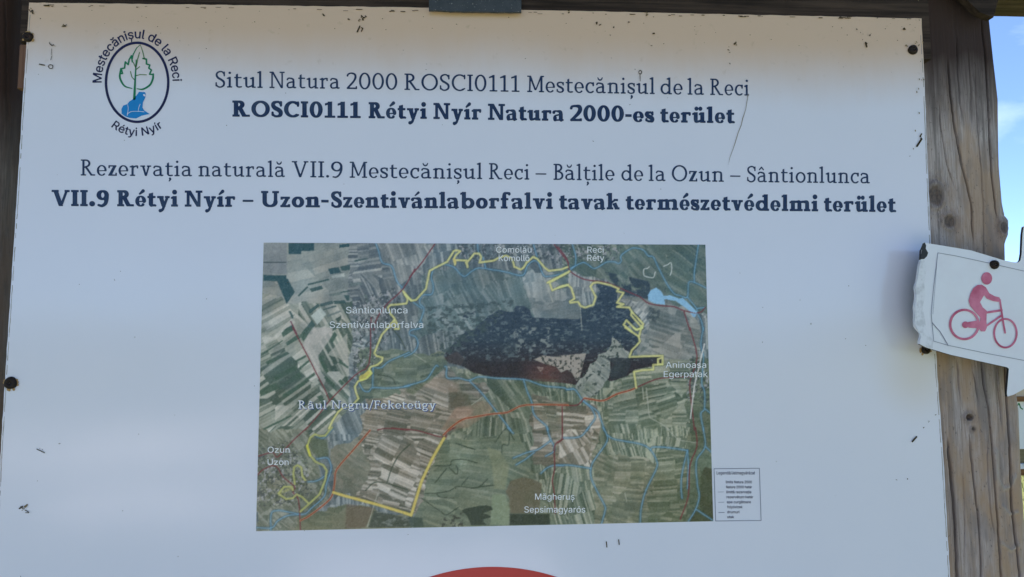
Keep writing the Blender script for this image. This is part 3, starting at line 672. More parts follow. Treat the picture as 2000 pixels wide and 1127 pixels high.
make_post('post', [(-170, -250), (-190, 400), (-215, 1127), (-250, 1900)], [(36, -250), (33, 0), (26, 170), (14, 400), (2, 650), (-8, 900), (-18, 1127), (-50, 1900)],
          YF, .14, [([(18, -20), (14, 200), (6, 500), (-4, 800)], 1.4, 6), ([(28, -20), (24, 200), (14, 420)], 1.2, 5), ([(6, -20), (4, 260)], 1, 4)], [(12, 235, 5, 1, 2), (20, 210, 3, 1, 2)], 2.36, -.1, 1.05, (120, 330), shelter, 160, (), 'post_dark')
def bw(o): o.matrix_parent_inverse = Matrix.Translation(shelter.location).inverted(); return o
for ch in list(shelter.children): bw(ch)
# beams behind and above the board
zb1 = P(60, 22, YF)[2]
xr = P(2400, 0, YF)[0]; xlft = P(-400, 0, YF)[0]
def sloped_box(name, x0, x1, y0, y1, zl0, zr0, zl1, zr1, m, nx=90, seed=1, rough=.0025):
    xs = np.linspace(x0, x1, nx); t = (xs - x0) / (x1 - x0); b0 = zl0 + (zr0 - zl0) * t; t0 = zl1 + (zr1 - zl1) * t
    ring = [(0, 0, 0), (0, .25, 0), (0, .5, 0), (0, .75, 0), (0, 1, 0), (.33, 1, 0), (.66, 1, 0), (1, 1, 0), (1, .5, 0), (1, 0, 0), (.66, 0, 0), (.33, 0, 0)]
    Vv = np.zeros((nx, len(ring), 3))
    for j, (yy, zz_, _) in enumerate(ring):
        Vv[:, j, 0] = xs; Vv[:, j, 1] = y0 + (y1 - y0) * yy + rough * 2 * (fbm(xs * 9, xs * 0 + j * 2.3, 3, seed) - .5); Vv[:, j, 2] = b0 + (t0 - b0) * zz_ + rough * 2 * (fbm(xs * 12, xs * 0 + j * 1.7 + 9, 3, seed) - .5)
    o = grid_mesh(name, Vv, m, shelter, True, True); o.data.polygons.foreach_set('use_smooth', [False] * len(o.data.polygons)); return bw(o)
zR = P(2000, 34, .15)[2]
zc = P(1000, 40, .012)[2]
sloped_box('beam', xlft, xr, -.008 + .02, .15, zR + .006, zR, 2.60, 2.60, M['beam'])
# carrier batten in front, over the posts
hx0, hx1 = P(62, 0, .03)[0], P(1795, 0, .03)[0]
bw(box('header_board', hx0, hx1, .0045, .025, ZTOP - .07, 2.5, M['beam'], shelter))
# diagonal brace at the top right corner
bq = [P(1858, -14, .0), P(1905, 30, .0), P(1931, 40, .0), P(1950, -30, .0), P(1940, -80, 0), P(1800, -70, 0)]
V = [(p[0], -.012, p[2]) for p in bq] + [(p[0], .004, p[2]) for p in bq]; nq = len(bq)
bw(mesh('brace', V, [tuple(range(nq))] + [tuple(range(nq, 2 * nq))[::-1]] + [(i, nq + i, nq + (i + 1) % nq, (i + 1) % nq) for i in range(nq)], M['beam'], shelter))
# roof: boards sloping towards both sides, above the frame
ridge_z, eave_z = 3.14, 2.70
for i in range(21):
    x0 = -1.85 + i * .155; dz = random.uniform(-.004, .004)
    for s in (-1, 1):
        ye = .08 + s * .72; th = .02
        V = []
        for x in (x0, x0 + .148):
            V += [(x, .08 + s * .004, ridge_z + dz), (x, ye, eave_z + dz), (x, ye, eave_z + th + dz), (x, .08 + s * .004, ridge_z + th + dz)]
        f = [(0, 1, 5, 4), (1, 2, 6, 5), (2, 3, 7, 6), (3, 0, 4, 7), (0, 3, 2, 1), (4, 5, 6, 7)]
        bw(mesh('roof_board', V, f, M['roofboard'], shelter))
for x in (-1.05, 1.12):
    for s in (-1, 1):
        V = []
        for xx in (x - .03, x + .03): V += [(xx, .08, ridge_z - .13), (xx, .08 + s * .6, eave_z + .08 - .13 - .02), (xx, .08 + s * .6, eave_z + .075), (xx, .08, ridge_z - .008)]
        bw(mesh('rafter', V, [(0, 1, 5, 4), (1, 2, 6, 5), (2, 3, 7, 6), (3, 0, 4, 7), (0, 3, 2, 1), (4, 5, 6, 7)], M['beam'], shelter))
# small red-brown packing block beside the left edge
q0, q1 = P(33, 85, .0), P(56, 170, .0)
bw(box('packing_block', q0[0], q1[0], .0045, .0255, q1[2], q0[2], M['brown_block'], shelter, .003))
# dark plate that hangs over the top edge in front of the board
p0, p1, p2 = P(838, 24, -.008), P(1018, 26, -.008), P(1018, -60, -.008)
xs = np.linspace(p0[0], p1[0], 40); low = p0[2] + (p1[2] - p0[2]) * np.linspace(0, 1, 40) + .0014 * (fbm(xs * 90, xs * 0, 3, 8) - .5); low += np.where(np.linspace(0, 1, 40) < .22, .0012, 0)
V = [(x, -.012, z) for x, z in zip(xs, low)] + [(x, -.012, 2.42) for x in xs] + [(x, -.007, z) for x, z in zip(xs, low)] + [(x, -.007, 2.42) for x in xs]
f = []
for i in range(39): f += [(i, i + 1, 41 + i, 40 + i), (80 + i, 120 + i, 121 + i, 81 + i), (i, 80 + i, 81 + i, i + 1), (40 + i, 41 + i, 121 + i, 120 + i)]
f += [(0, 40, 120, 80), (39, 119, 159, 79)]
tag(mesh('metal_strap', V, f, M['plate']), 'dark grey speckled plate hanging over the top edge of the information board', 'plate')

# ------------------------------------------------------------------ information board
board = empty('info_board', (0, 0, 0), 'large white information board with map, logo and Romanian and Hungarian titles', 'sign board')
edge = [(57, 5), (400, 9), (838, 15), (1250, 24), (1800, 36), (1806, 160), (1812, 330), (1822, 560), (1830, 720), (1843, 900), (1857, 1150), (1900, 1990), (-62, 1990), (-12, 1150), (3, 850), (16, 640), (32, 400), (44, 200)]
fr = []
for i in range(len(edge)):
    a_, b_ = np.array(edge[i], float), np.array(edge[(i + 1) % len(edge)], float); k_ = max(1, int(np.linalg.norm(b_ - a_) / 14))
    for t in range(k_): q = a_ + (b_ - a_) * t / k_; fr.append(q + (rng.uniform(-.5, .5, 2) if t else 0))
fr = np.array(fr); W = P(fr[:, 0], fr[:, 1], 0); nn = len(W)
V = [tuple(p) for p in W] + [(p[0], .0035, p[2]) for p in W]
f = [tuple(range(nn))[::-1], tuple(range(nn, 2 * nn))] + [(i, (i + 1) % nn, nn + (i + 1) % nn, nn + i) for i in range(nn)]
mesh('panel', V, f, [M['panel'], M['panel_edge']], board, mi=[0, 1] + [1] * nn)
# worn rim of the laminate: a thin dark seam just inside the edges
def seam(pl, wpx): return Shape().line(pl, wpx)
sh = Shape(); 
rr = np.random.default_rng(3)
for pl in ([(1797.5, 60), (1803.5, 160), (1809.5, 330), (1819.5, 560), (1827, 720), (1840, 900), (1854, 1150)], [(59, 30), (47, 200), (35, 400), (19, 640), (6, 850), (-9, 1150)]):
    pl = np.array(pl, float)
    for i in range(len(pl) - 1):
        k_ = int(np.linalg.norm(pl[i + 1] - pl[i]) / 9); q = [pl[i] + (pl[i + 1] - pl[i]) * t / k_ + rr.uniform(-.35, .35, 2) for t in range(k_ + 1)]
        for a_, b_ in zip(q[:-1], q[1:]):
            if rr.random() < .8: sh.line([a_, b_], rr.uniform(.35, .8))
px_shape('edge_seam', sh, .0002, M['panel_edge'], board, .5)

LY = .00045
def lin(*pts):
    xs_, ys_ = zip(*pts); return lambda x: np.interp(x, xs_, ys_)
b1 = lin((421, 171), (664, 173.7), (1015, 179.8), (1463, 187)); bb2 = lin((454, 228), (834, 232.5), (1100, 236.5), (1434, 241))
b3 = lin((158, 343), (557, 346), (942, 350), (1300, 354), (1699, 358.5)); b4 = lin((101, 402.5), (460, 404.3), (1080, 408.3), (1400, 411), (1749, 414.5))
lines = [([('Situl', 421, 513.5), ('Natura', 526.5, 664), ('2000', 677, 776), ('ROSCI0111', 790, 1015), ('Mestecănișul', 1029.5, 1279), ('de', 1290, 1333), ('la', 1343, 1375), ('Reci', 1387, 1463)], b1, 32.2, False),
         ([('ROSCI0111', 454, 705), ('Rétyi', 720, 834), ('Nyír', 846.5, 940.5), ('Natura', 953, 1101.5), ('2000-es', 1114, 1277), ('terület', 1289.5, 1434)], bb2, 31.6, True),
         ([('Rezervația', 158, 375.5), ('naturală', 388, 557), ('VII.9', 570, 669), ('Mestecănișul', 683, 942), ('Reci', 955, 1034), ('–', 1046, 1067), ('Bălțile', 1081, 1200), ('de', 1213.5, 1256), ('la', 1267, 1300), ('Ozun', 1312, 1413.5), ('–', 1426, 1446), ('Sântionlunca', 1459, 1699)], b3, 31.5, False),
         ([('VII.9', 101, 213), ('Rétyi', 229, 348), ('Nyír', 361, 460), ('–', 474, 495), ('Uzon', 510, 625), ('-', 627.5, 642), ('Szentivánlaborfalvi', 647, 1080), ('tavak', 1092, 1210), ('természetvédelmi', 1222, 1598), ('terület', 1609, 1749)], b4, 31.6, True)]
for ws_, bs, cap, bd in lines:
    ps = []
    for t, a_, b_ in ws_: ps += word_px(t, a_, b_, bs, cap, bd)
    flat('title_lettering', ps, LY, M['letter'], board)

# logo -------------------------------------------------------------
logo = px_shape('logo_ring', Shape().line([(268 + 60.8 * math.cos(t), 161 + 77.2 * math.sin(t)) for t in np.linspace(0, 2 * math.pi, 90)], 2.5), LY, M['navy'], board, .7)
zf = lambda pts, ox=0., oy=0., k=3.757: [(ox + a_ / k, oy + b_ / k) for a_, b_ in pts]
sh = Shape().line(zf([(1030, 330), (1005, 350), (978, 400), (972, 430)]), [.5, .8, 1.1, 1.2]).line(zf([(972, 455), (965, 410), (948, 440), (942, 475), (920, 455), (915, 500), (890, 505), (900, 540), (885, 540)]), 1.5)
sh.curve(zf([(888, 505), (880, 560), (892, 600), (920, 635), (970, 650)]), [1.6, 1.9, 1.9, 1.5, .8])
sh.curve(zf([(1005, 652), (1050, 655), (1100, 625), (1122, 580), (1125, 545)]), [.8, 1.7, 1.9, 1.9, 1.7])
sh.line(zf([(1125, 548), (1098, 545), (1112, 515), (1092, 500), (1100, 478), (1075, 470), (1075, 435), (1050, 430)]), 1.5)
sh.line(zf([(1000, 440), (995, 540), (990, 640), (986, 725)]), [1.0, 1.4, 2.0, 2.6])
px_shape('logo_leaf', sh, LY, M['green'], board, .5)
sh = Shape().curve(zf([(1030, 330), (1045, 370), (1060, 430)]), [.5, .8, 1.0]).curve(zf([(1025, 385), (1012, 430), (1000, 490)]), .9).line(zf([(980, 460), (995, 495)]), .9).line(zf([(1025, 490), (1000, 510)]), .9).line(zf([(958, 525), (968, 565), (990, 590)]), .9).line(zf([(1075, 550), (1030, 548), (1000, 555)]), .9)
px_shape('logo_leaf_vein', sh, LY, M['green_pale'], board, .5)
sh = Shape().poly(zf([(1010, 690), (1020, 674), (1045, 676), (1064, 676), (1070, 690), (1066, 720), (1050, 750), (1046, 790), (1060, 812), (1100, 838), (1075, 842), (1040, 850), (1000, 870), (950, 866), (920, 855), (893, 835), (892, 800), (905, 775), (935, 765), (950, 745), (985, 722)]))
px_shape('logo_frog', sh, LY, M['blue'], board, .5)
sh = Shape().curve(zf([(938, 768), (942, 800), (935, 850)]), .45).curve(zf([(935, 838), (965, 820), (1020, 818), (1060, 822)]), .5).curve(zf([(1030, 765), (1020, 790), (1015, 818)]), .45).line(zf([(1058, 697), (1062, 702)]), 1.6)
px_shape('logo_frog_line', sh, LY + .0003, M['panel'], board, .4)
def arc_text(txt, cx, cy, rx, ry, a0, a1, cap, inward, name):
    v, f = sans(txt, .022); x0, x1 = v[:, 0].min(), v[:, 0].max()
    # equal arc length along the ellipse
    ts = np.radians(np.linspace(a0, a1, 200)); ex = cx + rx * np.cos(ts); ey = cy - ry * np.sin(ts); s = np.r_[0, np.cumsum(np.hypot(np.diff(ex), np.diff(ey)))]
    S = (v[:, 0] - x0) / (x1 - x0) * s[-1]; t = np.interp(S, s, ts); bx = cx + rx * np.cos(t); by = cy - ry * np.sin(t)
    nx_, ny_ = np.cos(t) / rx, -np.sin(t) / ry; l = np.hypot(nx_, ny_); nx_, ny_ = nx_ / l, ny_ / l
    h = v[:, 1] * cap * (-1 if inward else 1)
    return flat(name, [(np.stack([bx + nx_ * h, by + ny_ * h], 1), f)], LY, M['navy'], board)
arc_text('Mestecănișul de la Reci', 268, 160, 69.5, 85, 181, 1, 17.5, False, 'logo_lettering')
arc_text('Rétyi Nyír', 268, 161, 91, 104.5, 236, 304, 15.5, True, 'logo_lettering')

# red disc at the bottom
px_shape('red_disc', Shape().line([(963, 1507), (963.1, 1507)], 400), LY, M['red'], board, 6)

# legend -----------------------------------------------------------
lg = Shape().line([(1394.5, 915.5), (1483, 914.5), (1486.3, 1016.5), (1397.5, 1017.5), (1394.5, 915.5)], .65)
px_shape('legend_frame', lg, LY, M['grey_line'], board, .5)
ps = [sans_px('Legendă/Jelmagyárázat', 1399.5, 1474.5, 926.5, 6.0, .02)]
for i, (t, a_, b_) in enumerate([('limita Natura 2000', 1417.5, 1468.5), ('Natura 2000 határ', 1418, 1468.5), ('limită rezervație', 1418.5, 1467.5), ('rezervátum határ', 1418.8, 1471), ('ape curgătoare', 1419.3, 1466.5), ('folyóvizek', 1420, 1450), ('drumuri', 1420, 1444), ('utak', 1420.3, 1433.5)]):
    ps.append(sans_px(t, a_, b_, 943.8 + i * 9.75, 4.9, .03))
flat('legend_lettering', ps, LY, M['legend_ink'], board)
lk = Shape().line([(1402, 961), (1413.5, 960.7)], .35).line([(1403, 981), (1414, 980.7)], .4).line([(1403.5, 1001), (1414.5, 1000.8)], .6)
px_shape('legend_key', lk, LY, M['grey_line'], board, .35)

# ------------------------------------------------------------------ the aerial map (flat print, coloured per vertex)
MX0, MY0, MW, MH = 496, 470, 902, 572
gy, gx = np.mgrid[0:MH, 0:MW].astype(float); gx += MX0; gy += MY0
IMG = np.zeros((MH, MW, 3))
def pmask(pts):
    p = np.array(pts, float); ins = np.zeros((MH, MW), bool)
    y0 = max(0, int(p[:, 1].min()) - MY0 - 1); y1 = min(MH, int(p[:, 1].max()) - MY0 + 2); x0 = max(0, int(p[:, 0].min()) - MX0 - 1); x1 = min(MW, int(p[:, 0].max()) - MX0 + 2)
    if y0 >= y1 or x0 >= x1: return ins
    X, Y = gx[y0:y1, x0:x1], gy[y0:y1, x0:x1]; s = np.zeros(X.shape, bool)
    for i in range(len(p)):
        a_, b_ = p[i], p[(i + 1) % len(p)]
        if a_[1] != b_[1]: s ^= ((a_[1] > Y) != (b_[1] > Y)) & (X < a_[0] + (Y - a_[1]) / (b_[1] - a_[1]) * (b_[0] - a_[0]))
    ins[y0:y1, x0:x1] = s; return ins
def blur(a, k=1):
    for _ in range(k):
        p = np.pad(a, ((1, 1), (1, 1)) + ((0, 0),) * (a.ndim - 2), 'edge'); a = (p[:-2, 1:-1] + p[2:, 1:-1] + p[1:-1, :-2] + p[1:-1, 2:] + 4 * p[1:-1, 1:-1]) / 8
    return a
_wx = np.clip((np.arange(MW)[None] + 22 * (fbm(gx / 22, gy / 22, 3, 301) - .5) + 0 * gx).astype(int), 0, MW - 1); _wy = np.clip((np.arange(MH)[:, None] + 22 * (fbm(gx / 22, gy / 22, 3, 302) - .5)).astype(int), 0, MH - 1)
def fields(mask, th, wd, ln, pal, con=1.0, seed=0, warp=1.0):
    """strip fields in parcels: strips wd px wide and about ln px long, lying near the angle th"""
    mask = mask[_wy, _wx] if mask.sum() < MW * MH * .9 else mask
    if not mask.any(): return
    ii, jj = np.nonzero(mask); x = gx[ii, jj]; y = gy[ii, jj]; R2 = np.random.default_rng(seed + 500)
    x = x + warp * 8 * (fbm(x / 70, y / 70, 2, seed) - .5); y = y + warp * 8 * (fbm(x / 70, y / 70, 2, seed + 50) - .5)
    # parcels: cells of a jittered lattice
    S = ln * 1.5; ci = np.floor(x / S).astype(int); cj = np.floor(y / S).astype(int); best = np.full(x.shape, 1e9); pid = np.zeros(x.shape, np.int64)
    for a_ in (-1, 0, 1):
        for b_ in (-1, 0, 1):
            u, w_ = ci + a_, cj + b_; px_ = (u + hsh(u, w_, seed + 7)) * S; py_ = (w_ + hsh(u, w_, seed + 8)) * S; d = np.abs(x - px_) * 1.0 + np.abs(y - py_)
            m_ = d < best; best = np.where(m_, d, best); pid = np.where(m_, u * 7919 + w_ * 104729, pid)
    t = np.radians(th + (hsh(pid, pid * 0, seed + 9) - .5) * 26); wv = wd * (.55 + .8 * hsh(pid, pid * 0 + 1, seed + 9))
    u = x * np.cos(t) + y * np.sin(t); v_ = -x * np.sin(t) + y * np.cos(t)
    blk = np.floor(u / ln + hsh(pid, pid * 0 + 2, seed) * 3).astype(np.int64) + pid
    s_ = v_ / wv; s_ = s_ + .6 * vnoise(s_ * .8, blk % 97 * 1.0, seed + 4); st_ = np.floor(s_).astype(np.int64); grp = np.floor(s_ / 4.3).astype(np.int64)
    h1 = hsh(st_, blk, seed + 1); h2 = hsh(grp, blk, seed + 2); h3 = hsh(pid, pid * 0 + 5, seed + 3)
    q = .52 * h1 ** 1.25 + .22 * h2 + .26 * h3; q = np.clip((q - .44) * con * 1.75 + .46, 0, .9999)
    edge = np.abs(s_ - st_ - .5) > .5 - .16; q = np.clip(q - edge * .10, 0, .9999)
    pal = np.array(pal, float); q = q * (len(pal) - 1); i = q.astype(int); fr_ = (q - i)[:, None]
    IMG[ii, jj] = pal[i] * (1 - fr_) + pal[np.minimum(i + 1, len(pal) - 1)] * fr_
G0 = [(82, 94, 100), (100, 110, 114), (120, 128, 128), (140, 146, 146), (162, 166, 162)]
GB = [(78, 92, 98), (90, 104, 110), (104, 116, 120), (128, 138, 140), (150, 158, 158)]
LT = [(74, 92, 84), (118, 128, 118), (140, 146, 136), (152, 156, 146), (162, 164, 156), (174, 176, 168)]
GN = [(78, 92, 80), (90, 104, 90), (104, 116, 102), (122, 130, 116), (150, 154, 138)]
BR = [(92, 94, 84), (110, 108, 98), (128, 122, 110), (146, 140, 130), (172, 168, 158)]
ALL = np.ones((MH, MW), bool)
R_ = lambda x0, y0, x1, y1: [(x0, y0), (x1, y0), (x1, y1), (x0, y1)]
fields(ALL, 80, 4, 60, GB, .8, 1)
fields(pmask(R_(496, 470, 684, 640)), -12, 16, 90, [(118, 128, 126), (134, 142, 138), (146, 150, 144), (150, 156, 150)], .8, 2)
fields(pmask([(500, 560), (560, 590), (640, 700), (640, 780), (600, 900), (500, 900)]), -30, 6, 70, LT, 1.1, 3, .5)
fields(pmask([(560, 590), (684, 590), (684, 790), (640, 800)]), 52, 7, 60, LT, 1.1, 4, .5)
fields(pmask([(684, 474), (850, 474), (780, 560), (740, 600), (684, 620)]), -14, 4, 60, G0, .9, 5)
fields(pmask([(700, 530), (790, 560), (740, 620), (700, 600)]), 58, 4, 70, G0, .9, 6)
fields(pmask([(730, 474), (770, 474), (800, 474), (850, 474), (820, 530), (780, 560)]), 62, 5, 70, G0, .6, 7)
fields(pmask([(684, 620), (740, 600), (730, 700), (684, 760)]), 25, 4, 30, GB, .9, 8)
fields(pmask([(830, 530), (1110, 530), (1110, 640), (900, 640), (810, 660)]), 62, 4.5, 34, [(78, 98, 102), (90, 110, 112), (108, 124, 126), (126, 138, 140)], .9, 9)
fields(pmask([(1020, 540), (1060, 520), (1135, 600), (1135, 625), (1040, 622)]), 82, 5, 40, [(104, 118, 122), (122, 132, 134), (140, 148, 148)], .9, 10)
fields(pmask([(1040, 590), (1136, 580), (1136, 625), (1060, 625)]), 4, 5, 80, [(96, 110, 114), (116, 126, 128), (134, 142, 142)], .8, 11)
fields(pmask([(1100, 470), (1400, 470), (1400, 620), (1250, 570), (1100, 540)]), 40, 4, 50, [(74, 94, 88), (88, 106, 98), (102, 116, 108), (122, 132, 124)], .8, 12)
fields(pmask([(1110, 530), (1180, 545), (1190, 560), (1120, 580)]), 84, 4, 40, G0, .9, 13)
fields(pmask([(1205, 585), (1262, 600), (1250, 640), (1240, 680), (1250, 700), (1370, 700), (1370, 640), (1340, 600), (1260, 575)]), 16, 5, 50, [(98, 108, 106), (118, 124, 122), (134, 138, 134), (146, 148, 144)], .9, 14)
fields(pmask([(1215, 585), (1275, 600), (1262, 650), (1240, 615)]), -55, 4, 60, G0, .9, 15)
fields(pmask([(830, 740), (870, 720), (1400, 730), (1400, 1040), (880, 1040)]), 86, 3.6, 44, GN + [(140, 146, 126)], 1.0, 16)
fields(pmask([(880, 730), (1040, 740), (1080, 830), (950, 800)]), 66, 5, 60, GN, .9, 17)
fields(pmask([(1035, 770), (1170, 790), (1170, 860), (1160, 910), (1040, 910)]), 2, 4.5, 40, BR, 1, 18)
fields(pmask([(1240, 700), (1360, 700), (1360, 830), (1180, 830), (1180, 790)]), -8, 4, 36, GN + [(126, 132, 118)], .9, 19)
fields(pmask([(1090, 840), (1160, 840), (1150, 910), (1090, 905)]), 58, 6, 40, BR, 1, 20)
fields(pmask([(1160, 880), (1290, 900), (1280, 1040), (1160, 1040)]), 12, 4.5, 34, [(94, 102, 88), (108, 114, 98), (122, 126, 108), (142, 142, 126)], .9, 21)
fields(pmask([(1280, 880), (1345, 880), (1350, 1040), (1260, 1040)]), -2, 6, 60, [(84, 96, 80), (98, 108, 90), (116, 122, 104), (136, 140, 122)], 1, 22)
fields(pmask([(1345, 700), (1400, 700), (1400, 1040), (1345, 1040)]), 10, 6, 30, [(82, 96, 82), (96, 108, 92), (112, 120, 104)], 1, 23)
fields(pmask([(720, 750), (800, 735), (870, 720), (900, 740), (960, 760), (900, 830), (870, 855), (820, 1010), (700, 960), (700, 850)]), 12, 3.6, 44, BR, .85, 24, .6)
fields(pmask([(700, 850), (870, 850), (810, 1005), (655, 960), (650, 900)]), 14, 3.6, 38, [(86, 90, 82), (106, 106, 96), (124, 120, 110), (146, 142, 132), (172, 168, 158)], 1.0, 25, .6)
fields(pmask([(860, 860), (1010, 840), (1090, 1040), (800, 1040), (815, 1000)]), 8, 5, 60, [(90, 104, 90), (104, 116, 100), (116, 126, 108), (130, 136, 120)], .8, 26, 2)
fields(pmask([(500, 790), (690, 790), (600, 880), (500, 890)]), -32, 5, 70, LT, 1.0, 27, .4)
fields(pmask([(500, 840), (600, 840), (640, 960), (600, 1040), (500, 1040)]), 50, 4, 22, [(88, 98, 84), (112, 118, 106), (134, 138, 126)], 1, 28)
fields(pmask([(590, 1010), (680, 980), (800, 1010), (800, 1040), (560, 1040)]), 8, 8, 70, [(92, 102, 84), (110, 116, 96), (118, 122, 104)], .7, 29, 2)
fields(pmask([(640, 880), (700, 850), (720, 920), (690, 970), (655, 960)]), 30, 8, 40, [(98, 104, 92), (112, 114, 102), (126, 124, 112)], .7, 30, 2)
fields(pmask([(700, 680), (870, 690), (870, 720), (840, 740), (720, 780), (690, 800), (700, 740)]), 0, 8, 40, [(74, 90, 82), (92, 106, 94), (110, 122, 108), (126, 134, 122)], .7, 31, 3)
IMG = blur(IMG, 1)
IMG = IMG * (1 + .26 * (fbm(gx / 60, gy / 60, 4, 310) - .5))[..., None]
IMG = IMG + (np.array([10, 0, -8.]) * (fbm(gx / 45, gy / 45, 3, 311) - .5)[..., None])
# wood and scrub mottle
def mottle(mask, c, sc, thr, amt, seed=0, ax=1.0, soft=.12):
    q = fbm(gx / sc, gy / sc * ax, 4, seed); a_ = np.clip((q - thr) / soft, 0, 1) * amt * blur(mask.astype(float), 3)
    IMG[:] = IMG * (1 - a_[..., None]) + np.array(c, float) * a_[..., None]
def fill(pts, c, al=1.0, soft=1, k=None, o=(0, 0)):
    if k: pts = [(o[0] + a_ / k, o[1] + b_ / k) for a_, b_ in pts]
    a_ = blur(pmask(pts).astype(float), soft) * al; IMG[:] = IMG * (1 - a_[..., None]) + np.array(c, float) * a_[..., None]
z1k, z4k, z3k, z8k = dict(k=6.26, o=(500, 465)), dict(k=5.635, o=(490, 640)), dict(k=6.26, o=(1090, 465)), dict(k=5.368, o=(790, 835))
DG, DK = (50, 80, 84), (58, 72, 74)
fill([(90, 60), (380, 60), (380, 440), (90, 440)], (112, 120, 126), .65, 2, **z1k)
fill([(90, 290), (370, 290), (370, 302), (90, 302)], DK, .9, 1, **z1k)
for q in [[(395, 60), (710, 60), (710, 155), (555, 160), (555, 200), (395, 200)], [(90, 450), (370, 455), (370, 510), (250, 530), (90, 520)], [(255, 520), (390, 495), (475, 660), (375, 805)], [(880, 375), (1010, 355), (1040, 420), (910, 445)], [(1015, 80), (1145, 65), (1145, 105), (1020, 120)]]: fill(q, DG, .95, 1, **z1k)
for q in [[(1030, 350), (1150, 325), (1150, 390), (1050, 400)], [(630, 560), (890, 495), (900, 515), (640, 580)], [(510, 700), (630, 585), (638, 603), (525, 715)], [(655, 620), (800, 580), (825, 620), (680, 660)], [(780, 805), (930, 765), (955, 800), (790, 840)], [(945, 770), (1085, 760), (1105, 795), (960, 810)],
          [(640, 890), (760, 800), (780, 830), (660, 925)], [(1075, 700), (1145, 695), (1140, 770), (1110, 765)], [(815, 870), (980, 820), (985, 838), (820, 884)], [(590, 1127), (685, 1000), (725, 1060), (690, 1127)], [(335, 1127), (440, 1060), (475, 1105), (470, 1127)], [(400, 895), (425, 890), (465, 975), (440, 985)], [(1200, 272), (1360, 245), (1365, 258), (1205, 290)], [(1030, 655), (1145, 640), (1145, 655), (1040, 672)]]: fill(q, (60, 86, 84), .9, 1, **z1k)
for q in [[(885, 690), (1030, 655), (1050, 690), (910, 715)], [(865, 945), (1030, 885), (1045, 900), (870, 970)], [(1150, 545), (1280, 535), (1305, 570), (1155, 585)], [(1320, 700), (1350, 690), (1390, 790), (1360, 800)]]: fill(q, (96, 112, 110), .8, 1, **z1k)
fill([(670, 950), (790, 850), (860, 930), (750, 1060)], (168, 180, 176), .85, 1, **z1k); fill([(920, 460), (1080, 430), (1085, 470), (940, 490)], (164, 172, 168), .8, 1, **z1k)
fill([(570, 190), (640, 0), (900, 0), (900, 90), (740, 310), (770, 480), (830, 560), (800, 640)], (166, 164, 160), .75, 2, **z4k)
fill([(840, 300), (1060, 60), (1075, 420), (960, 330)], (160, 160, 152), .7, 2, **z4k)
for q in [[(335, 60), (400, 0), (480, 0), (480, 20), (355, 105)], [(385, 165), (520, 70), (550, 110), (400, 200)], [(540, 85), (600, 0), (680, 0), (580, 155)], [(870, 130), (920, 40), (950, 80), (900, 170)], [(165, 375), (400, 265), (430, 285), (180, 410)], [(485, 365), (600, 300), (615, 320), (495, 385)],
          [(530, 440), (640, 350), (650, 370), (540, 465)], [(250, 540), (490, 415), (520, 455), (270, 590)], [(300, 640), (535, 490), (560, 540), (310, 690)], [(105, 690), (275, 605), (305, 670), (105, 760)], [(345, 740), (580, 590), (600, 625), (365, 775)], [(590, 570), (700, 490), (710, 520), (600, 595)],
          [(745, 340), (790, 300), (810, 320), (790, 360), (860, 480), (830, 510)], [(960, 380), (990, 360), (1075, 430), (1075, 455)], [(800, 550), (830, 535), (920, 620), (950, 690), (930, 690)], [(960, 590), (985, 565), (1030, 610), (1000, 640)], [(725, 760), (770, 740), (830, 820), (800, 850)], [(120, 290), (350, 135), (352, 148), (120, 304)], [(130, 1110), (440, 960), (455, 975), (150, 1127)]]: fill(q, (66, 92, 80), .9, 1, **z4k)
# villages
for m_, s_ in ((pmask([(690, 590), (770, 560), (790, 600), (730, 720), (690, 740)]), 41), (pmask([(890, 474), (1120, 474), (1110, 520), (1000, 505), (905, 512)]), 42), (pmask([(500, 880), (560, 860), (600, 900), (610, 960), (580, 985), (500, 990)]), 43), (pmask([(1110, 474), (1220, 474), (1200, 512), (1115, 505)]), 44), (pmask([(1345, 700), (1388, 700), (1390, 790), (1340, 790)]), 45)):
    mottle(m_, (150, 152, 158), 4.5, .60, .75, s_, 1, .06); mottle(m_, (62, 72, 74), 4.0, .58, .7, s_ + 10, 1, .06)
# the dark forest
FO = [(866, 695), (880, 678), (905, 655), (925, 645), (948, 622), (975, 605), (1000, 610), (1008, 598), (1022, 597), (1034, 604), (1040, 620), (1090, 622), (1132, 624), (1135, 602), (1160, 600), (1172, 568), (1162, 552), (1205, 562), (1206, 592), (1232, 604), (1252, 622), (1222, 640), (1247, 656), (1249, 675), (1231, 695), (1292, 697), (1292, 712), (1272, 716), (1240, 722), (1225, 735), (1192, 745), (1180, 738), (1128, 752), (1100, 748), (1060, 745), (1020, 741), (960, 736), (925, 728), (900, 714), (876, 708)]
fm = pmask(FO); nw_ = np.clip(1 - np.hypot((gx - 930) / 95, (gy - 640) / 60), 0, 1)      # the ragged, thinning north-west of the forest
a_ = blur((blur(fm.astype(float), 6) + .34 * nw_ + (.7 + 1.6 * nw_) * (fbm(gx / 9, gy / 6, 4, 60) - .5) > .5).astype(float), 1)
low_ = np.clip((gy - 660 - 22 * (fbm(gx / 60, gy / 60, 3, 61) - .5)) / 50, 0, 1)[..., None]; redd = np.clip(1 - np.abs(gx - 1070) / 60, 0, 1)[..., None] * np.clip((gy - 700) / 18, 0, 1)[..., None]
fc = np.array([54, 68, 82.]) * (1 - low_) + np.array([56, 52, 58.]) * low_; fc = fc * (1 - redd) + np.array([96, 68, 66.]) * redd
fc = fc + (14 * (fbm(gx / 14, gy / 3, 4, 62) - .5) + 10 * (fbm(gx / 3, gy / 2.5, 3, 63) - .5))[..., None]
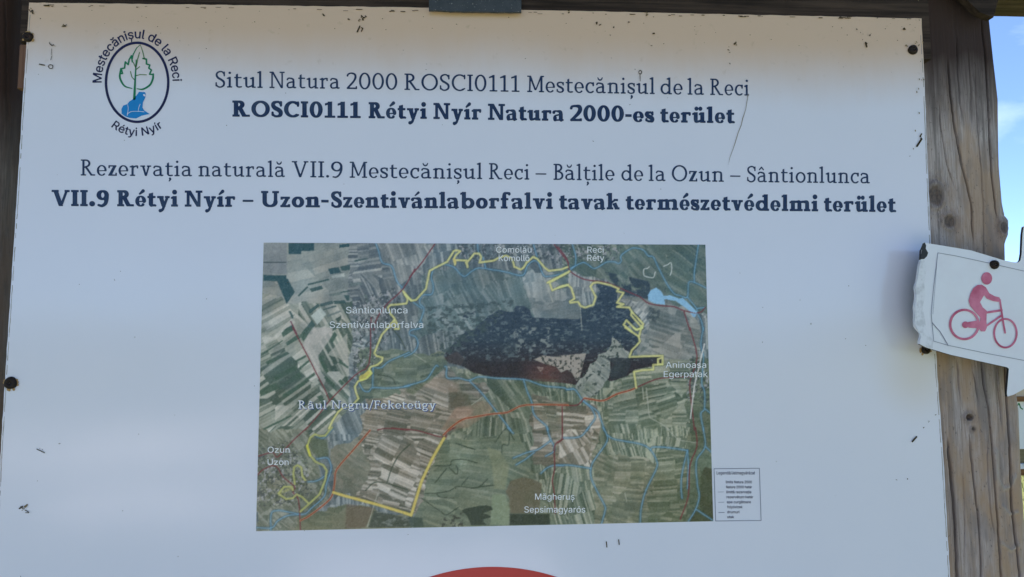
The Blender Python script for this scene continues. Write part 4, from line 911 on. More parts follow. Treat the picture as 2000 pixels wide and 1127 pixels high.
IMG[:] = IMG * (1 - a_[..., None]) + fc * a_[..., None]
mottle(fm & (gy < 705), (104, 120, 124), 7, .60, .6, 64, 2.0, .07); mottle(pmask([(830, 600), (1010, 585), (960, 640), (880, 690), (840, 700)]), (66, 82, 84), 8, .50, .8, 65, 1.6, .08); mottle(pmask([(1000, 640), (1080, 640), (1080, 690), (1010, 690)]), (120, 130, 130), 9, .57, .85, 66, 1, .05)
fill([(868, 700), (892, 686), (908, 700), (900, 714), (878, 710)], (76, 62, 62), .6, 3)
SANDY = [(1043, 702), (1060, 694), (1082, 697), (1100, 694), (1145, 690), (1138, 715), (1132, 740), (1126, 744), (1117, 728), (1108, 722), (1096, 728), (1086, 716), (1062, 710)]
fill(SANDY, (150, 144, 136), .95, 1); mottle(pmask(SANDY), (64, 68, 66), 5, .58, .9, 67, 1, .05)
fill([(1048, 716), (1062, 718), (1056, 727)], (146, 132, 124), .8, 1); fill([(1052, 719), (1059, 720), (1056, 724)], (96, 68, 66), .9, 1)
LF = [(1198, 662), (1226, 684), (1231, 706), (1190, 700), (1184, 730), (1192, 740), (1162, 776), (1139, 776), (1124, 750), (1132, 738)]
msk = pmask(LF); sv_ = IMG.copy(); fields(msk, 50, 4, 60, [(108, 118, 116), (130, 136, 130), (146, 150, 144)], .9, 68, .3); mottle(msk, (64, 76, 74), 6, .62, .9, 69, 1, .05)
fill([(1183, 700), (1200, 712), (1190, 730), (1194, 742), (1222, 735), (1232, 715), (1231, 700), (1205, 698)], (56, 62, 68), .9, 2)
# lower right darker pieces, woods and hollows
fill([(1110, 560), (1240, 520), (1340, 540), (1440, 590), (1430, 700), (1420, 800), (1400, 900), (1110, 900), (1100, 740), (1060, 680)], (100, 96, 80), .92, 2, **z8k)
fill([(1105, 905), (1520, 905), (1530, 1020), (1100, 1020)], (54, 66, 60), .95, 3, **z8k); fill([(920, 700), (1060, 700), (1100, 850), (1095, 1020), (900, 1020)], (128, 146, 118), .6, 4, **z8k)
fill([(860, 200), (1000, 250), (1100, 400), (1060, 650), (940, 640), (920, 400)], (134, 138, 110), .6, 8, **z8k); fill([(1540, 410), (1630, 440), (1645, 980), (1490, 880), (1480, 740), (1500, 500)], (74, 80, 66), .95, 2, k=5.368, o=(1090, 835)); fill([(1365, 985), (1440, 870), (1640, 985)], (74, 80, 66), .95, 1, k=5.368, o=(1090, 835))
DW = [(600, 870), (640, 850), (780, 820), (860, 815), (915, 830), (925, 862), (820, 900), (880, 915), (915, 940), (830, 960), (830, 990), (865, 1020), (700, 1025), (660, 930)]
q = blur(pmask([(790 + a_ / 5.368, 835 + b_ / 5.368) for a_, b_ in DW]).astype(float), 3); q = (q * (.6 + .8 * fbm(gx / 5, gy / 3, 3, 70)) > .48).astype(float); q = blur(q, 1)[..., None] * .92; IMG[:] = IMG * (1 - q) + np.array([52, 66, 60.]) * q
fill([(50, 930), (190, 950), (200, 1040), (50, 1045)], (60, 78, 72), .85, 3, **z8k); mottle(pmask([(865, 1010), (905, 1000), (905, 1035), (860, 1035)]), (56, 62, 58), 4, .5, .8, 71, 1)
fill([(1000, 800), (1300, 840), (1200, 1050), (990, 1060)], (96, 86, 74), .7, 5, k=5.368, o=(490, 835)); fill([(1290, 870), (1664, 950), (1664, 1040), (1230, 1050)], (60, 72, 68), .8, 3, k=5.368, o=(490, 835)); mottle(pmask(R_(720, 1000, 800, 1036)), (120, 128, 122), 10, .55, .7, 72, 2)
fill([(620, 100), (800, 130), (820, 300), (700, 320), (640, 250)], (86, 100, 80), .8, 5, k=5.368, o=(490, 835)); fill([(480, 640), (700, 740), (740, 830), (640, 900), (500, 880)], (92, 88, 76), .8, 6, k=5.635, o=(790, 640)); fill([(560, 880), (700, 860), (860, 800), (1000, 860), (900, 960), (700, 1100), (400, 1127)], (152, 122, 104), .6, 9, k=5.635, o=(790, 640)); fill([(200, 640), (330, 540), (600, 600), (620, 700), (450, 720)], (150, 134, 120), .55, 5, k=5.635, o=(790, 640))
fill([(0, 700), (120, 600), (310, 560), (330, 420), (430, 430), (200, 650), (100, 740)], (84, 96, 74), .6, 5, k=5.635, o=(790, 640)); fill([(1220, 1470), (1240, 1470)], (0, 0, 0), 0)
mottle(ALL & (gy < 760), (74, 90, 96), 40, .56, .30, 80, 1, .2); mottle(ALL & (gx > 860) & (gy > 740), (84, 98, 80), 36, .55, .35, 81, 1, .2)
fill([(1256, 560), (1300, 560), (1310, 640), (1270, 640)], (72, 84, 84), .35, 6); mottle(pmask([(1268, 600), (1290, 605), (1285, 630), (1262, 625)]), (64, 76, 80), 5, .45, .8, 82)
mottle(pmask([(1180, 530), (1270, 550), (1270, 585), (1215, 575)]), (54, 68, 78), 12, .42, .9, 83)
def stroke(pts, c, wd, al=.9, k=None, o=(0, 0), jit=0):
    if k: pts = [(o[0] + a_ / k, o[1] + b_ / k) for a_, b_ in pts]
    p = np.array(pts, float); D = np.full((MH, MW), 99.)
    for a_, b_ in zip(p[:-1], p[1:]):
        m_ = wd + 3; x0 = max(0, int(min(a_[0], b_[0]) - m_ - MX0)); x1 = min(MW, int(max(a_[0], b_[0]) + m_ - MX0) + 1); y0 = max(0, int(min(a_[1], b_[1]) - m_ - MY0)); y1 = min(MH, int(max(a_[1], b_[1]) + m_ - MY0) + 1)
        if x0 >= x1 or y0 >= y1: continue
        X, Y = gx[y0:y1, x0:x1], gy[y0:y1, x0:x1]; ab = b_ - a_; t = np.clip(((X - a_[0]) * ab[0] + (Y - a_[1]) * ab[1]) / max(ab.dot(ab), 1e-9), 0, 1)
        D[y0:y1, x0:x1] = np.minimum(D[y0:y1, x0:x1], np.hypot(X - a_[0] - t * ab[0], Y - a_[1] - t * ab[1]))
    q = np.clip(wd / 2 + .5 - D, 0, 1) * al
    if jit: q = q * (1 - jit * fbm(gx / 6, gy / 6, 3, 90))
    IMG[:] = IMG * (1 - q[..., None]) + np.array(c, float) * q[..., None]
def smooth(pts, k=5):
    p = np.array(pts, float)
    if len(p) < 3: return [tuple(q) for q in p]
    q = np.vstack([2 * p[0] - p[1], p, 2 * p[-1] - p[-2]]); o_ = []
    for i in range(1, len(q) - 2):
        for t in np.linspace(0, 1, k, endpoint=False):
            a_, b_, c, d = q[i - 1], q[i], q[i + 1], q[i + 2]; o_.append(tuple(.5 * (2 * b_ + (c - a_) * t + (2 * a_ - 5 * b_ + 4 * c - d) * t * t + (3 * b_ - a_ - 3 * c + d) * t ** 3)))
    return o_ + [tuple(p[-1])]
Z = {1: dict(k=6.26, o=(500, 465)), 2: dict(k=6.26, o=(800, 465)), 3: dict(k=6.26, o=(1090, 465)), 4: dict(k=5.635, o=(490, 640)), 5: dict(k=5.635, o=(790, 640)), 6: dict(k=5.635, o=(1090, 640)), 7: dict(k=5.368, o=(490, 835)), 8: dict(k=5.368, o=(790, 835)), 9: dict(k=5.368, o=(1090, 835))}
# tree lines
for z, pl in ((8, [(220, 690), (340, 688), (480, 660), (560, 618), (730, 635), (800, 608), (870, 540)]), (8, [(700, 635), (820, 618), (940, 605)]), (8, [(320, 400), (470, 400), (500, 345), (620, 335), (760, 370)]), (8, [(180, 740), (290, 820), (380, 880), (440, 915), (560, 840)]), (8, [(470, 420), (545, 490), (560, 440), (540, 400)]), (8, [(540, 165), (640, 200), (740, 230)]), (8, [(950, 160), (1040, 30), (1090, 30), (1150, 130)]), (8, [(1100, 60), (1090, 180), (1030, 180), (1020, 260)]), (8, [(340, 700), (380, 730), (520, 740)]), (8, [(600, 600), (660, 530)]), (8, [(320, 580), (440, 430)]), (4, [(1400, 520), (1480, 530), (1560, 560), (1590, 620)]), (4, [(1560, 20), (1640, 110), (1700, 230)]), (7, [(1430, 570), (1480, 420), (1560, 280), (1664, 180)]), (7, [(1200, 660), (1330, 570), (1640, 650)])):
    stroke(smooth([(a_, b_) for a_, b_ in pl]), (58, 72, 62), 2.6, .85, jit=.5, **Z[z])
for z, pl in ((6, [(930, 660), (940, 790)]), (6, [(970, 660), (1000, 950), (1010, 990), (1140, 1060), (1230, 1127)]), (9, [(1130, 0), (1190, 60), (1260, 130), (1440, 160)]), (9, [(700, 690), (720, 780)]), (5, [(740, 850), (860, 760)]), (7, [(1220, 1040), (1330, 690)]), (5, [(100, 290), (240, 380)]), (2, [(1640, 480), (1750, 780)]), (3, [(270, 830), (290, 1127)]), (9, [(1085, 0), (1070, 200)])):
    stroke(pl, (158, 162, 150), 2.0 if z == 6 else 1.6, .7, **Z[z])
# rivers and channels
blu = [(2, [(390, 330), (430, 320), (520, 345), (570, 380), (620, 440), (680, 465), (760, 405), (850, 365), (1000, 385), (1180, 415), (1330, 455), (1400, 440), (1440, 340), (1510, 280), (1570, 300), (1640, 455), (1720, 465), (1850, 440), (1945, 400), (2020, 345)]), (2, [(830, 70), (845, 170), (900, 250), (930, 365)]), (2, [(1515, 80), (1570, 270), (1590, 320)]), (2, [(330, 360), (290, 390), (265, 480), (290, 580), (270, 685), (160, 700), (120, 790), (175, 860), (150, 960), (125, 1030)]), (2, [(0, 750), (150, 860)]),
       (1, [(1465, 65), (1500, 160), (1545, 300), (1660, 345), (1720, 520), (1790, 610)]), (3, [(130, 380), (210, 340), (300, 300), (360, 320), (430, 370), (490, 355), (590, 295), (680, 290), (740, 310), (770, 280), (770, 215), (860, 145), (930, 120), (1040, 145), (1100, 215), (1165, 235), (1230, 370), (1330, 560), (1420, 680), (1480, 700), (1580, 720), (1595, 550), (1660, 540), (1810, 610)]),
       (3, [(1580, 720), (1690, 860), (1700, 920), (1750, 1010), (1775, 1127)]), (3, [(1700, 860), (1790, 850)]), (3, [(1715, 80), (1690, 250), (1665, 420), (1665, 540)]), (3, [(175, 80), (215, 220), (210, 340)]), (4, [(1320, 430), (1430, 440), (1520, 370), (1747, 270)]), (4, [(1190, 610), (1240, 690), (1300, 700), (1340, 660), (1480, 665), (1620, 660), (1747, 640)]), (4, [(1345, 440), (1340, 660)]),
       (5, [(190, -60), (180, 0), (70, 30), (60, 75), (120, 100), (150, 180), (100, 270), (0, 320)]), (5, [(0, 645), (150, 605), (250, 560), (340, 425), (370, 425)]), (5, [(445, 425), (465, 440), (470, 550), (600, 555), (710, 580), (820, 540), (1000, 555), (1250, 565), (1360, 580), (1540, 640), (1747, 660), (1790, 680), (1860, 675)]), (5, [(710, 580), (850, 720), (1010, 920), (1170, 1127)]), (5, [(1310, 570), (1350, 700), (1400, 820), (1430, 960), (1560, 1080), (1580, 1127)]),
       (6, [(90, 680), (170, 675), (210, 710), (270, 800), (360, 880), (400, 950), (405, 1000), (350, 1080), (320, 1127)]), (6, [(270, 800), (420, 910), (460, 980), (510, 1127)]), (6, [(1600, 0), (1570, 180), (1600, 330), (1580, 600), (1610, 700), (1610, 890), (1570, 950), (1600, 1127)]), (6, [(1610, 890), (1690, 950)]),
       (7, [(860, 10), (770, 105), (690, 95)]), (7, [(690, 330), (800, 320), (840, 400), (830, 480), (790, 600), (770, 720), (640, 840), (550, 910), (370, 880), (280, 870), (215, 900), (210, 1060), (210, 1085)]), (7, [(600, 570), (700, 555), (800, 490)]), (7, [(500, 910), (380, 925), (280, 980), (220, 1050), (60, 1050)]),
       (8, [(1080, 0), (1140, 60)]), (8, [(1490, 0), (1530, 120), (1565, 190), (1565, 250), (1480, 300)]), (8, [(1530, 140), (1400, 230), (1290, 260), (1190, 300), (1140, 320)]), (8, [(1360, 260), (1270, 330), (1170, 390)]), (8, [(1430, 480), (1500, 420), (1580, 395), (1664, 398)]), (9, [(0, 398), (130, 395), (345, 430)]), (9, [(320, 0), (230, 95), (50, 110)]),
       (9, [(470, 0), (515, 90), (500, 170), (400, 310), (350, 400), (345, 520), (410, 670), (490, 820), (490, 880), (455, 1010)]), (9, [(515, 80), (600, 125), (850, 170), (960, 225), (1030, 340), (1030, 430), (920, 660), (870, 850), (860, 1000)]), (9, [(970, 230), (1000, 205), (1150, 210), (1355, 240)]), (9, [(1355, 240), (1300, 480), (1290, 640), (1300, 740)]), (9, [(1355, 240), (1365, 400), (1355, 640)]),
       (9, [(1520, 0), (1540, 200), (1450, 350), (1460, 600), (1480, 720), (1440, 860), (1365, 985)]), (9, [(1450, 860), (1640, 985)]), (9, [(1545, 200), (1625, 275)])]
for z, pl in blu: stroke(smooth(pl), (62, 96, 116), 6, .45, **Z[z])
for z, pl in blu: stroke(smooth(pl), (104, 154, 186), 1.5, .8, **Z[z])
for z, pl in ((4, [(1190, 610), (1240, 690)]),): pass
# roads
red = [(2, [(310, 70), (150, 300), (0, 480)]), (1, [(1941, 380), (1800, 620), (1600, 810), (1480, 980), (1440, 1127)]), (4, [(460, 0), (640, 340), (720, 500), (800, 650), (865, 800)]), (4, [(1325, -110), (1320, 0), (1300, 400), (1150, 520), (870, 800), (760, 940), (600, 1127)]), (7, [(590, 0), (430, 150), (280, 310), (230, 260), (80, 300)]), (7, [(70, 500), (130, 440), (260, 400), (340, 520), (460, 620), (440, 680), (500, 760), (520, 1085)]),
       (8, [(-130, 5), (0, 25), (130, 30), (410, 105), (440, 50), (530, 0)]), (7, [(1330, 25), (1420, 10), (1664, 20)]), (6, [(45, 870), (45, 1127)]), (9, [(45, 0), (40, 120), (0, 160)]), (8, [(1664, 120), (1575, 190), (1575, 420), (1550, 560), (1570, 680), (1580, 900)]), (3, [(0, 110), (110, 260), (140, 395), (270, 485), (400, 520), (600, 545), (840, 650), (1000, 720), (1110, 800), (1300, 830), (1420, 840), (1550, 890), (1720, 915), (1800, 850)]),
       (3, [(1540, 900), (1610, 1127)]), (6, [(1450, 0), (1530, 330), (1450, 600), (1470, 850), (1500, 1127)]), (9, [(1440, 0), (1455, 200), (1380, 400), (1365, 720), (1280, 960)]), (2, [(1770, 80), (1941, 300)]), (6, [(0, 855), (190, 855), (250, 820), (290, 780), (380, 795), (500, 800), (640, 730), (780, 690), (860, 660), (1070, 570), (1250, 545), (1440, 540)])]
for z, pl in red: stroke(smooth(pl, 3), (112, 58, 64), 2.6, .85, **Z[z])
stroke([(568, 628), (580, 652)], (104, 56, 70), 2.4, .9)
for z, pl in ((7, [(520, 975), (620, 920), (800, 780), (860, 690), (880, 560), (900, 440), (1060, 250), (1250, 30)]), (5, [(430, 1180), (510, 1100), (640, 1010), (760, 985), (960, 950), (1120, 935), (1200, 900), (1340, 850), (1747, 850), (1800, 852)]), (6, [(290, 775), (380, 790), (500, 803), (640, 733), (780, 693), (860, 663)])):
    stroke(smooth(pl, 3), (188, 124, 92), 4.0, .75, **Z[z]); stroke(smooth(pl, 3), (124, 58, 48), 1.8, .9, **Z[z])
# boundary
yel = [(2, [(-60, 690), (30, 765), (80, 755), (200, 620), (245, 400), (300, 370), (460, 290), (540, 160), (570, 150), (620, 160), (560, 215), (540, 260), (555, 325), (560, 270), (700, 275), (690, 300), (710, 355), (700, 300), (760, 230), (790, 190), (850, 190), (875, 230), (855, 300), (1030, 275), (1090, 240), (1180, 215), (1240, 240), (1265, 290), (1280, 350), (1360, 385), (1395, 360), (1430, 300), (1510, 230), (1560, 255), (1650, 360), (1700, 400), (1850, 385), (1930, 355)]),
       (1, [(1895, 765), (1800, 650), (1855, 750), (1840, 800), (1640, 820), (1615, 850), (1640, 920), (1690, 980), (1740, 1070), (1745, 1110), (1700, 1110), (1690, 1000)]), (1, [(1690, 1000), (1600, 1110)]), (4, [(1550, -20), (1510, 0), (1440, 80), (1390, 200), (1360, 280), (1380, 310), (1450, 330), (1440, 370), (1390, 410), (1320, 430), (1300, 460), (1330, 500), (1270, 560), (1210, 580), (1180, 590), (1145, 650), (1160, 720), (1185, 780), (1130, 840), (1000, 890), (960, 930), (900, 1020), (860, 1110)]),
       (7, [(850, 0), (780, 85), (720, 90), (670, 70), (620, 110), (590, 200), (620, 290), (680, 360), (760, 395), (795, 450), (780, 550), (720, 700), (600, 810), (520, 880)]), (7, [(460, 590), (445, 480), (455, 415), (490, 395), (530, 420), (540, 510), (570, 550)]), (7, [(290, 690), (350, 620), (430, 620), (440, 655)]), (7, [(300, 700), (370, 750), (440, 740), (480, 700), (540, 730), (600, 790)]),
       (3, [(140, 405), (-130, 545)]), (2, [(1940, 420), (1710, 545), (1745, 640), (1850, 590), (1941, 570)]), (3, [(0, 610), (120, 575), (160, 610), (190, 700), (200, 740), (145, 775), (150, 790), (245, 780), (275, 830), (330, 850), (430, 815), (460, 720), (395, 590), (430, 550), (480, 540), (640, 575), (740, 620), (720, 650), (800, 670), (720, 790), (800, 810), (720, 840), (870, 850), (900, 900), (890, 940), (960, 1020), (1030, 1100)]), (3, [(900, 900), (1040, 1050), (1030, 1100), (950, 1120), (880, 1050), (835, 1005), (800, 1060), (900, 1140)]),
       (6, [(740, 0), (885, 95), (900, 150), (870, 190), (810, 250), (785, 320), (1150, 310), (1150, 405), (1100, 400), (1100, 345), (1150, 330)]), (6, [(1150, 405), (1045, 410), (1050, 460), (950, 465), (835, 485), (860, 660)]), (6, [(920, -20), (890, 95)]), (6, [(920, 0), (870, 25), (830, 0)])]
for z, pl in yel: stroke(pl, (70, 84, 60), 7, .3, **Z[z])
for z, pl in yel: stroke(pl, (196, 194, 122) if z != 7 else (166, 170, 100), 3.9, .93, jit=.25, **Z[z])
for z, pl in ((7, [(865, 680), (980, 715), (1300, 800), (1664, 910)]), (8, [(0, 895), (70, 920), (180, 560), (290, 330), (415, 110)])): stroke(pl, (128, 122, 60), 7, .5, **Z[z]); stroke(pl, (190, 172, 92), 5.0, .95, **Z[z])
stroke([(1300, 500), (1270, 530), (1220, 555)], (212, 196, 84), 11, .9, jit=.5, **Z[4]); stroke([(545, 255), (560, 300)], (222, 176, 90), 4, .7, **Z[2]); stroke([(590, 190), (620, 290)], (190, 190, 70), 5, .8, **Z[7])
stroke([(300, 690), (420, 640)], (180, 180, 90), 5, .5, jit=.8, **Z[7]); stroke([(1250, 340), (1280, 560)], (150, 170, 190), 1.5, .0, **Z[9])
stroke([(1610, 180), (1555, 410), (1500, 640), (1455, 1000)], (190, 190, 190), 2.6, .85, **Z[6])
for pl in ([(1115, 350), (1090, 372), (1050, 380), (1045, 430), (1060, 465), (1150, 485), (1175, 465), (1187, 415)], [(1290, 345), (1340, 325), (1375, 300), (1388, 340), (1385, 410), (1370, 455)]): stroke(smooth(pl), (178, 186, 186), 1.7, .9, **Z[3])
LK = [(1095, 700), (1130, 640), (1200, 605), (1260, 650), (1290, 705), (1370, 700), (1480, 740), (1520, 730), (1600, 800), (1690, 890), (1700, 920), (1620, 900), (1510, 820), (1440, 770), (1300, 745), (1305, 815), (1180, 800), (1100, 760)]
fill(LK, (120, 168, 204), .97, 1, **z3k); fill([(1610, 915), (1700, 925), (1670, 970), (1640, 955)], (118, 164, 200), .9, 1, **z3k)
nf_ = rng.normal(0, 1, gx.shape); IMG += (blur(nf_, 1) * 5)[..., None]; IMG += ((fbm(gx / 2.2, gy / 2.2, 3, 95) - .5) * 16)[..., None]
lum = IMG.mean(-1, keepdims=True); IMG = lum + (IMG - lum) * .82
IMG = (IMG - 108) * 1.08 + 106
IMG = np.clip(IMG, 20, 205)
# onto the board
NU, NV = 640, 410
U_, V_ = np.meshgrid(np.linspace(0, 1, NU), np.linspace(0, 1, NV))
tl, tr, br, bl = np.array([515., 474.]), np.array([1377.5, 478.]), np.array([1393., 1018.]), np.array([500., 1037.5])
Q = tl * ((1 - U_) * (1 - V_))[..., None] + tr * (U_ * (1 - V_))[..., None] + br * (U_ * V_)[..., None] + bl * ((1 - U_) * V_)[..., None]
fx, fy = Q[..., 0] - MX0, Q[..., 1] - MY0; ix, iy = fx.astype(int), fy.astype(int); fx = (fx - ix)[..., None]; fy = (fy - iy)[..., None]
Cc = (IMG[iy, ix] * (1 - fx) + IMG[iy, ix + 1] * fx) * (1 - fy) + (IMG[iy + 1, ix] * (1 - fx) + IMG[iy + 1, ix + 1] * fx) * fy
W = P(Q[..., 0], Q[..., 1], 0); W[..., 1] = -.0003
mo = grid_mesh('map_print', W[::-1], M['map'], board, False, attrs={'print': ink(Cc)[::-1]})
# names on the map
ps = []
for t, a_, b_, y_, c_ in [('Comolău', 969, 1038, 493.5, 11.5), ('Komollô', 974, 1034, 510, 11.5), ('Reci', 1147, 1179, 493.5, 11.5), ('Réty', 1147, 1180, 509.5, 11.5), ('Sântionlunca', 676, 796, 612, 12.5), ('Szentivánlaborfalva', 644, 827, 640.5, 12.5), ('Ozun', 523, 566, 884, 11.5), ('Uzon', 523, 564, 908, 11.5),
                          ('Aninoasa', 1300, 1379, 718.5, 11.8), ('Egerpatak', 1296, 1382, 736.5, 11.8), ('Măgheruș', 1045, 1122, 975.8, 12), ('Sepsimagyarós', 1024, 1143, 1000.8, 12)]:
    flat('map_place_name', [sans_px(t, a_, b_, y_, c_, .004)], .0009, M['map_label'], mo)
bs = lin((583, 798), (851, 798)); flat('map_river_name_shade', word_px('Râul Negru/Feketeügy', 584.5, 852.5, lambda x: bs(x) + 1.5, 16, False), .0009, M['map_label_shadow'], mo)
flat('map_river_name', word_px('Râul Negru/Feketeügy', 583, 851, bs, 16, False), .0013, M['map_label'], mo)

# ------------------------------------------------------------------ specks, scratch, bolts on the board
sh, shp = Shape(), Shape()
rr = np.random.default_rng(11)
def blob(S_, x, y, r_, n_=4):
    for _ in range(n_): dx_, dy_ = rr.normal(0, r_ * .34, 2); S_.line([(x + dx_, y + dy_), (x + dx_ + rr.uniform(-r_, r_) * .5, y + dy_ + rr.uniform(-r_, r_) * .5)], r_ * rr.uniform(.12, .34))
for x, y, r_ in [(128, 50, 4), (80, 37, 2), (633, 31, 3), (681, 38, 3), (706, 36, 5), (715, 33, 3), (1111, 24, 4), (1166, 45, 4), (1172, 49, 3), (1198, 54, 3), (1228, 44, 3), (1192, 70, 1.8), (1276, 67, 3), (1272, 90, 1.8), (1262, 24, 3), (1263, 32, 2), (1423, 98, 2), (1425, 103, 1.5), (1423, 92, 1.2), (1435, 86, 2.5), (1765, 56, 4), (1640, 34, 2), (1655, 35, 2), (1692, 84, 3), (1698, 70, 2.5), (1673, 58, 2), (1680, 64, 1.4), (105, 88, 2), (98, 84, 1.5), (82, 127, 1.6),
                 (60, 20, 4), (63, 24, 4), (1798, 268, 3), (1792, 282, 1.5), (1776, 305, 1.3), (117, 866, 2.2), (84, 878, 1.6), (79, 876, 1.2), (42, 990, 5), (47, 994, 3), (272, 848, 1.5), (1583, 633, 1.8), (1750, 936, 1.7), (1772, 935, 1.6), (1826, 810, 1.8), (1813, 823, 1.8), (1803, 835, 2.2), (41, 1125, 1.5), (225, 547, 1.5), (1159, 276, 1.8), (535, 174, 1.2), (1712, 80, 1.2), (892, 48, 2), (845, 56, 1.6), (1230, 205, 1.3), (1240, 136, 1.2), (390, 115, 1.2), (1425, 124, 1.6), (1560, 90, 1.2)]:
    blob(sh, x, y, r_)
for a_, b_ in (([(1692, 92), (1690, 84)], 1.6), ([(698, 63), (703, 52)], 1.3), ([(706, 62), (709, 56), (706, 55)], 1.0), ([(1790, 286), (1799, 272)], 1.8), ([(1799, 262), (1796, 267)], 1.2), ([(1781, 862), (1789, 853)], 1.6), ([(78, 126), (88, 128)], 1.0), ([(98, 86), (103, 90)], .9), ([(102, 96), (101, 108)], .4), ([(1184, 1058), (1185, 1068)], 1.0), ([(1208, 1054), (1209, 1063)], 1.0), ([(1250, 150), (1250, 159)], .5), ([(73, 877), (88, 884)], .8), ([(102, 110), (100, 118)], .5)): sh.line(a_, b_)
sh.curve([(95, 130), (99, 127), (104, 129), (103, 134), (98, 134), (95, 130)], .7); sh.curve([(50, 996), (56, 999), (57, 1001), (51, 1001)], .7); sh.curve([(1247, 141), (1250, 138), (1253, 141), (1251, 145), (1247, 143)], .7); sh.line([(1249.5, 145), (1250, 159)], .55)
for _ in range(70): x, y = rr.uniform(60, 1795), 12 + abs(rr.normal(0, 45)); sh.line([(x, y + x * .017), (x + .5, y + x * .017)], rr.uniform(.3, .8))
for _ in range(55): x, y = rr.uniform(60, 1795), rr.uniform(60, 1120); sh.line([(x, y), (x + .5, y)], rr.uniform(.3, .7))
for _ in range(60):
    x = rr.uniform(60, 1795); y = 9 + x * .0155 + rr.uniform(-1, 2.5); sh.line([(x, y), (x + rr.uniform(2, 12), y + .1)], rr.uniform(.3, .8))
for _ in range(14): x, y = rr.normal(1795, 8), rr.normal(150, 90); shp.line([(x, y), (x + .5, y + 2)], rr.uniform(.4, 1.0))
tag(px_shape('dirt_specks', sh, .0016, M['dirt'], board, .45), kind='stuff')
for x, y, r_ in [(1437, 86, 6), (125, 52, 5), (1768, 90, 5), (700, 40, 4), (1262, 28, 4), (50, 988, 5), (1790, 88, 5)]: blob(shp, x, y, r_, 3)
px_shape('dried_mud', shp, .0013, M['dirt_pale'], board, .5)
sc_ = Shape().line([(1461, 184), (1458, 200), (1456, 214), (1450, 232), (1447, 245)], [.4, .6, .45, .8, .6]).line([(1447, 245), (1441, 260), (1435, 280), (1431, 292), (1425, 308), (1422, 322)], [.7, .6, .7, .5, .35, .15]).line([(1461, 184), (1459, 190)], .5)
px_shape('scratch', sc_, .0016, M['scratch'], board, .4)
def bolt(px, py, rpx, par, y=0.0, mt='rust', halo=True, nm='bolt'):
    c = P(px, py, y); r_ = rpx * .000857; Vv = []
    for rr_, dy in ((1.0, 0), (1.0, -.0025), (.92, -.0042), (.72, -.0056), (.4, -.0064), (.36, -.0052), (.08, -.005)):
        a_ = np.linspace(0, 2 * math.pi, 25)[:-1]; jit = 1 + .03 * np.sin(a_ * 3 + px); Vv.append(np.stack([c[0] + r_ * rr_ * np.cos(a_) * jit, np.full(24, c[1] + dy), c[2] + r_ * rr_ * np.sin(a_) * jit], -1))
    o_ = grid_mesh(nm, np.array(Vv), M[mt], par, True, True)
    if halo:
        S_ = Shape()
        for _ in range(9): an = rr.uniform(0, 6.28); S_.line([(px + math.cos(an) * rpx * .9, py + math.sin(an) * rpx * .9), (px + math.cos(an) * rpx * 1.15, py + math.sin(an) * rpx * 1.15 + 1)], rpx * .22)
        px_shape('rust_stain', S_, .0011 - y, M['rust_stain'], par, .5)
    return o_
bolt(1782, 98, 10, board, halo=False); bolt(1807, 683, 9, board); bolt(56, 73, 9.5, board); bolt(22, 748, 11.5, board)

# ------------------------------------------------------------------ bicycle route sign
sign = empty('bicycle_route_sign', (0, 0, 0), 'white arrow shaped sign with a faded red cyclist, bolted across the right post', 'route sign')
SY0 = -.024
xa, xb = P(1790, 590, SY0)[0], P(1940, 590, SY0)[0]
def spl(px, py):
    """slightly warped sheet: its left end stands further off the board"""
    px = np.asarray(px, float); py = np.asarray(py, float); y = SY0 - .026 * np.clip((1940 - px) / 150, 0, 1.2) ** 1.3
    d = np.stack([px - 1000, py - 563.5, np.full_like(px, F)], -1) @ R; t = (y - CAM[1]) / d[..., 1]; return CAM + d * t[..., None]
zk = lambda pts: [(1700 + a_ / 3.047, 430 + b_ / 3.047) for a_, b_ in pts]
outl = zk([(325, 135), (420, 150), (600, 180), (790, 238), (850, 250), (880, 251), (893, 240), (900, 200), (905, 85), (912, 40), (930, 30), (1380, 720), (1360, 760), (850, 1040), (815, 1050), (812, 1030), (824, 885), (815, 876), (480, 802), (400, 778), (330, 757), (292, 738), (290, 720), (300, 695), (298, 672), (280, 652), (265, 630), (262, 600), (265, 560), (262, 520), (270, 470), (272, 445), (266, 395), (276, 370), (284, 320), (290, 270), (300, 235), (303, 180)])
MARG = 4
v2, f2 = polyize(Shape().poly(outl), 1.5, 3); MARG = .1
W = spl(v2[:, 0], v2[:, 1]); mesh('sheet', W, f2, M['sign'], sign)
ol = np.array(outl); q = []
for i in range(len(ol)):
    a_, b_ = ol[i], ol[(i + 1) % len(ol)]; k_ = max(1, int(np.linalg.norm(b_ - a_) / 8)); q += [a_ + (b_ - a_) * t / k_ for t in range(k_)]
q = np.array(q); W = spl(q[:, 0], q[:, 1]); nn = len(W); V = [tuple(p) for p in W] + [(p[0], p[1] + .005, p[2]) for p in W]
mesh('rim', V, [(i, (i + 1) % nn, nn + (i + 1) % nn, nn + i) for i in range(nn)], [M['sign_edge'], M['sign_torn']], sign, mi=[1 if q[i][0] < 1802 and q[i][1] > 508 else 0 for i in range(nn)])
mesh('back', [(p[0], p[1] + .0049, p[2]) for p in spl(v2[:, 0], v2[:, 1])], f2, M['sign_edge'], sign)
px_shape('chipped_corner', Shape().poly(zk([(308, 140), (322, 134), (330, 150), (328, 170), (342, 195), (335, 215), (318, 232), (296, 233), (300, 205), (305, 180), (302, 160)])), .0008, M['sign_edge'], sign, .5, spl)
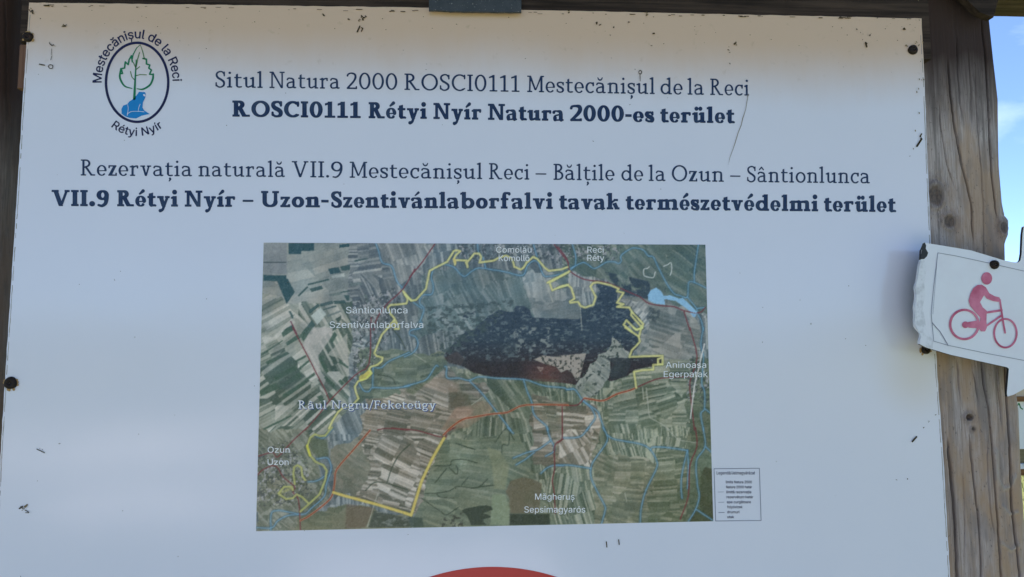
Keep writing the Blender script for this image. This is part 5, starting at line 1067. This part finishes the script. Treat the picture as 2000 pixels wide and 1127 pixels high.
px_shape('torn_film', Shape().poly(zk([(300, 240), (322, 240), (332, 300), (318, 370), (325, 450), (310, 520), (322, 580), (330, 640), (372, 720), (370, 762), (330, 755), (292, 736), (300, 690), (280, 652), (264, 628), (264, 560), (272, 470), (270, 395), (284, 320)])), .0006, M['sign_torn'], sign, .6, spl)
ln_ = Shape().line(zk([(914, 835), (700, 795), (460, 745), (375, 720), (366, 620), (360, 560), (372, 420), (400, 195), (500, 212), (700, 255), (940, 310)]), .5).line(zk([(365, 610), (410, 660), (435, 700), (460, 745)]), .8).line(zk([(395, 240), (370, 560)]), .3)
px_shape('border_line', ln_, .0009, M['grey_line'], sign, .35, spl)
pic = Shape()
pic.poly(zk([(690 + 32 * math.cos(t), 347 + 37 * math.sin(t)) for t in np.linspace(0, 6.28, 30)[:-1]]))
pic.poly(zk([(610, 405), (635, 386), (660, 384), (685, 400), (705, 435), (735, 452), (765, 460), (772, 478), (760, 487), (725, 482), (690, 467), (674, 447), (650, 488), (665, 518), (690, 540), (688, 600), (690, 640), (680, 662), (655, 662), (643, 645), (652, 580), (625, 550), (592, 512), (582, 480), (592, 440)]))
pic.poly(zk([(563 + 20 * math.cos(t), 623 + 20 * math.sin(t)) for t in np.linspace(0, 6.28, 20)[:-1]])); pic.poly(zk([(570, 608), (640, 596), (660, 620), (652, 645), (580, 640)]))
pic.line(zk([(557 + 84 * math.cos(t), 621 + 87 * math.sin(t)) for t in np.linspace(0, 6.283, 50)]), 2.3); pic.line(zk([(801 + 67 * math.cos(t), 673 + 85 * math.sin(t)) for t in np.linspace(0, 6.283, 50)]), 1.9)
pic.line(zk([(768, 475), (785, 590), (799, 670)]), 1.8).line(zk([(688, 550), (778, 536)]), 2.2).line(zk([(690, 628), (780, 566)]), 1.9)
px_shape('cyclist_print', pic, .0011, M['picto'], sign, .5, spl)
c = P(1941, 517, SY0); bolt(1941, 517, 9, sign, SY0 - .0005, halo=False)
V = []; a_ = np.linspace(0, 2 * math.pi, 13)[:-1]
grid_mesh('spacer', np.array([np.stack([c[0] + .012 * np.cos(a_), np.full(12, yy), c[2] + .012 * np.sin(a_)], -1) for yy in (SY0 + .005, .012)]), M['rust'], sign, True, True)
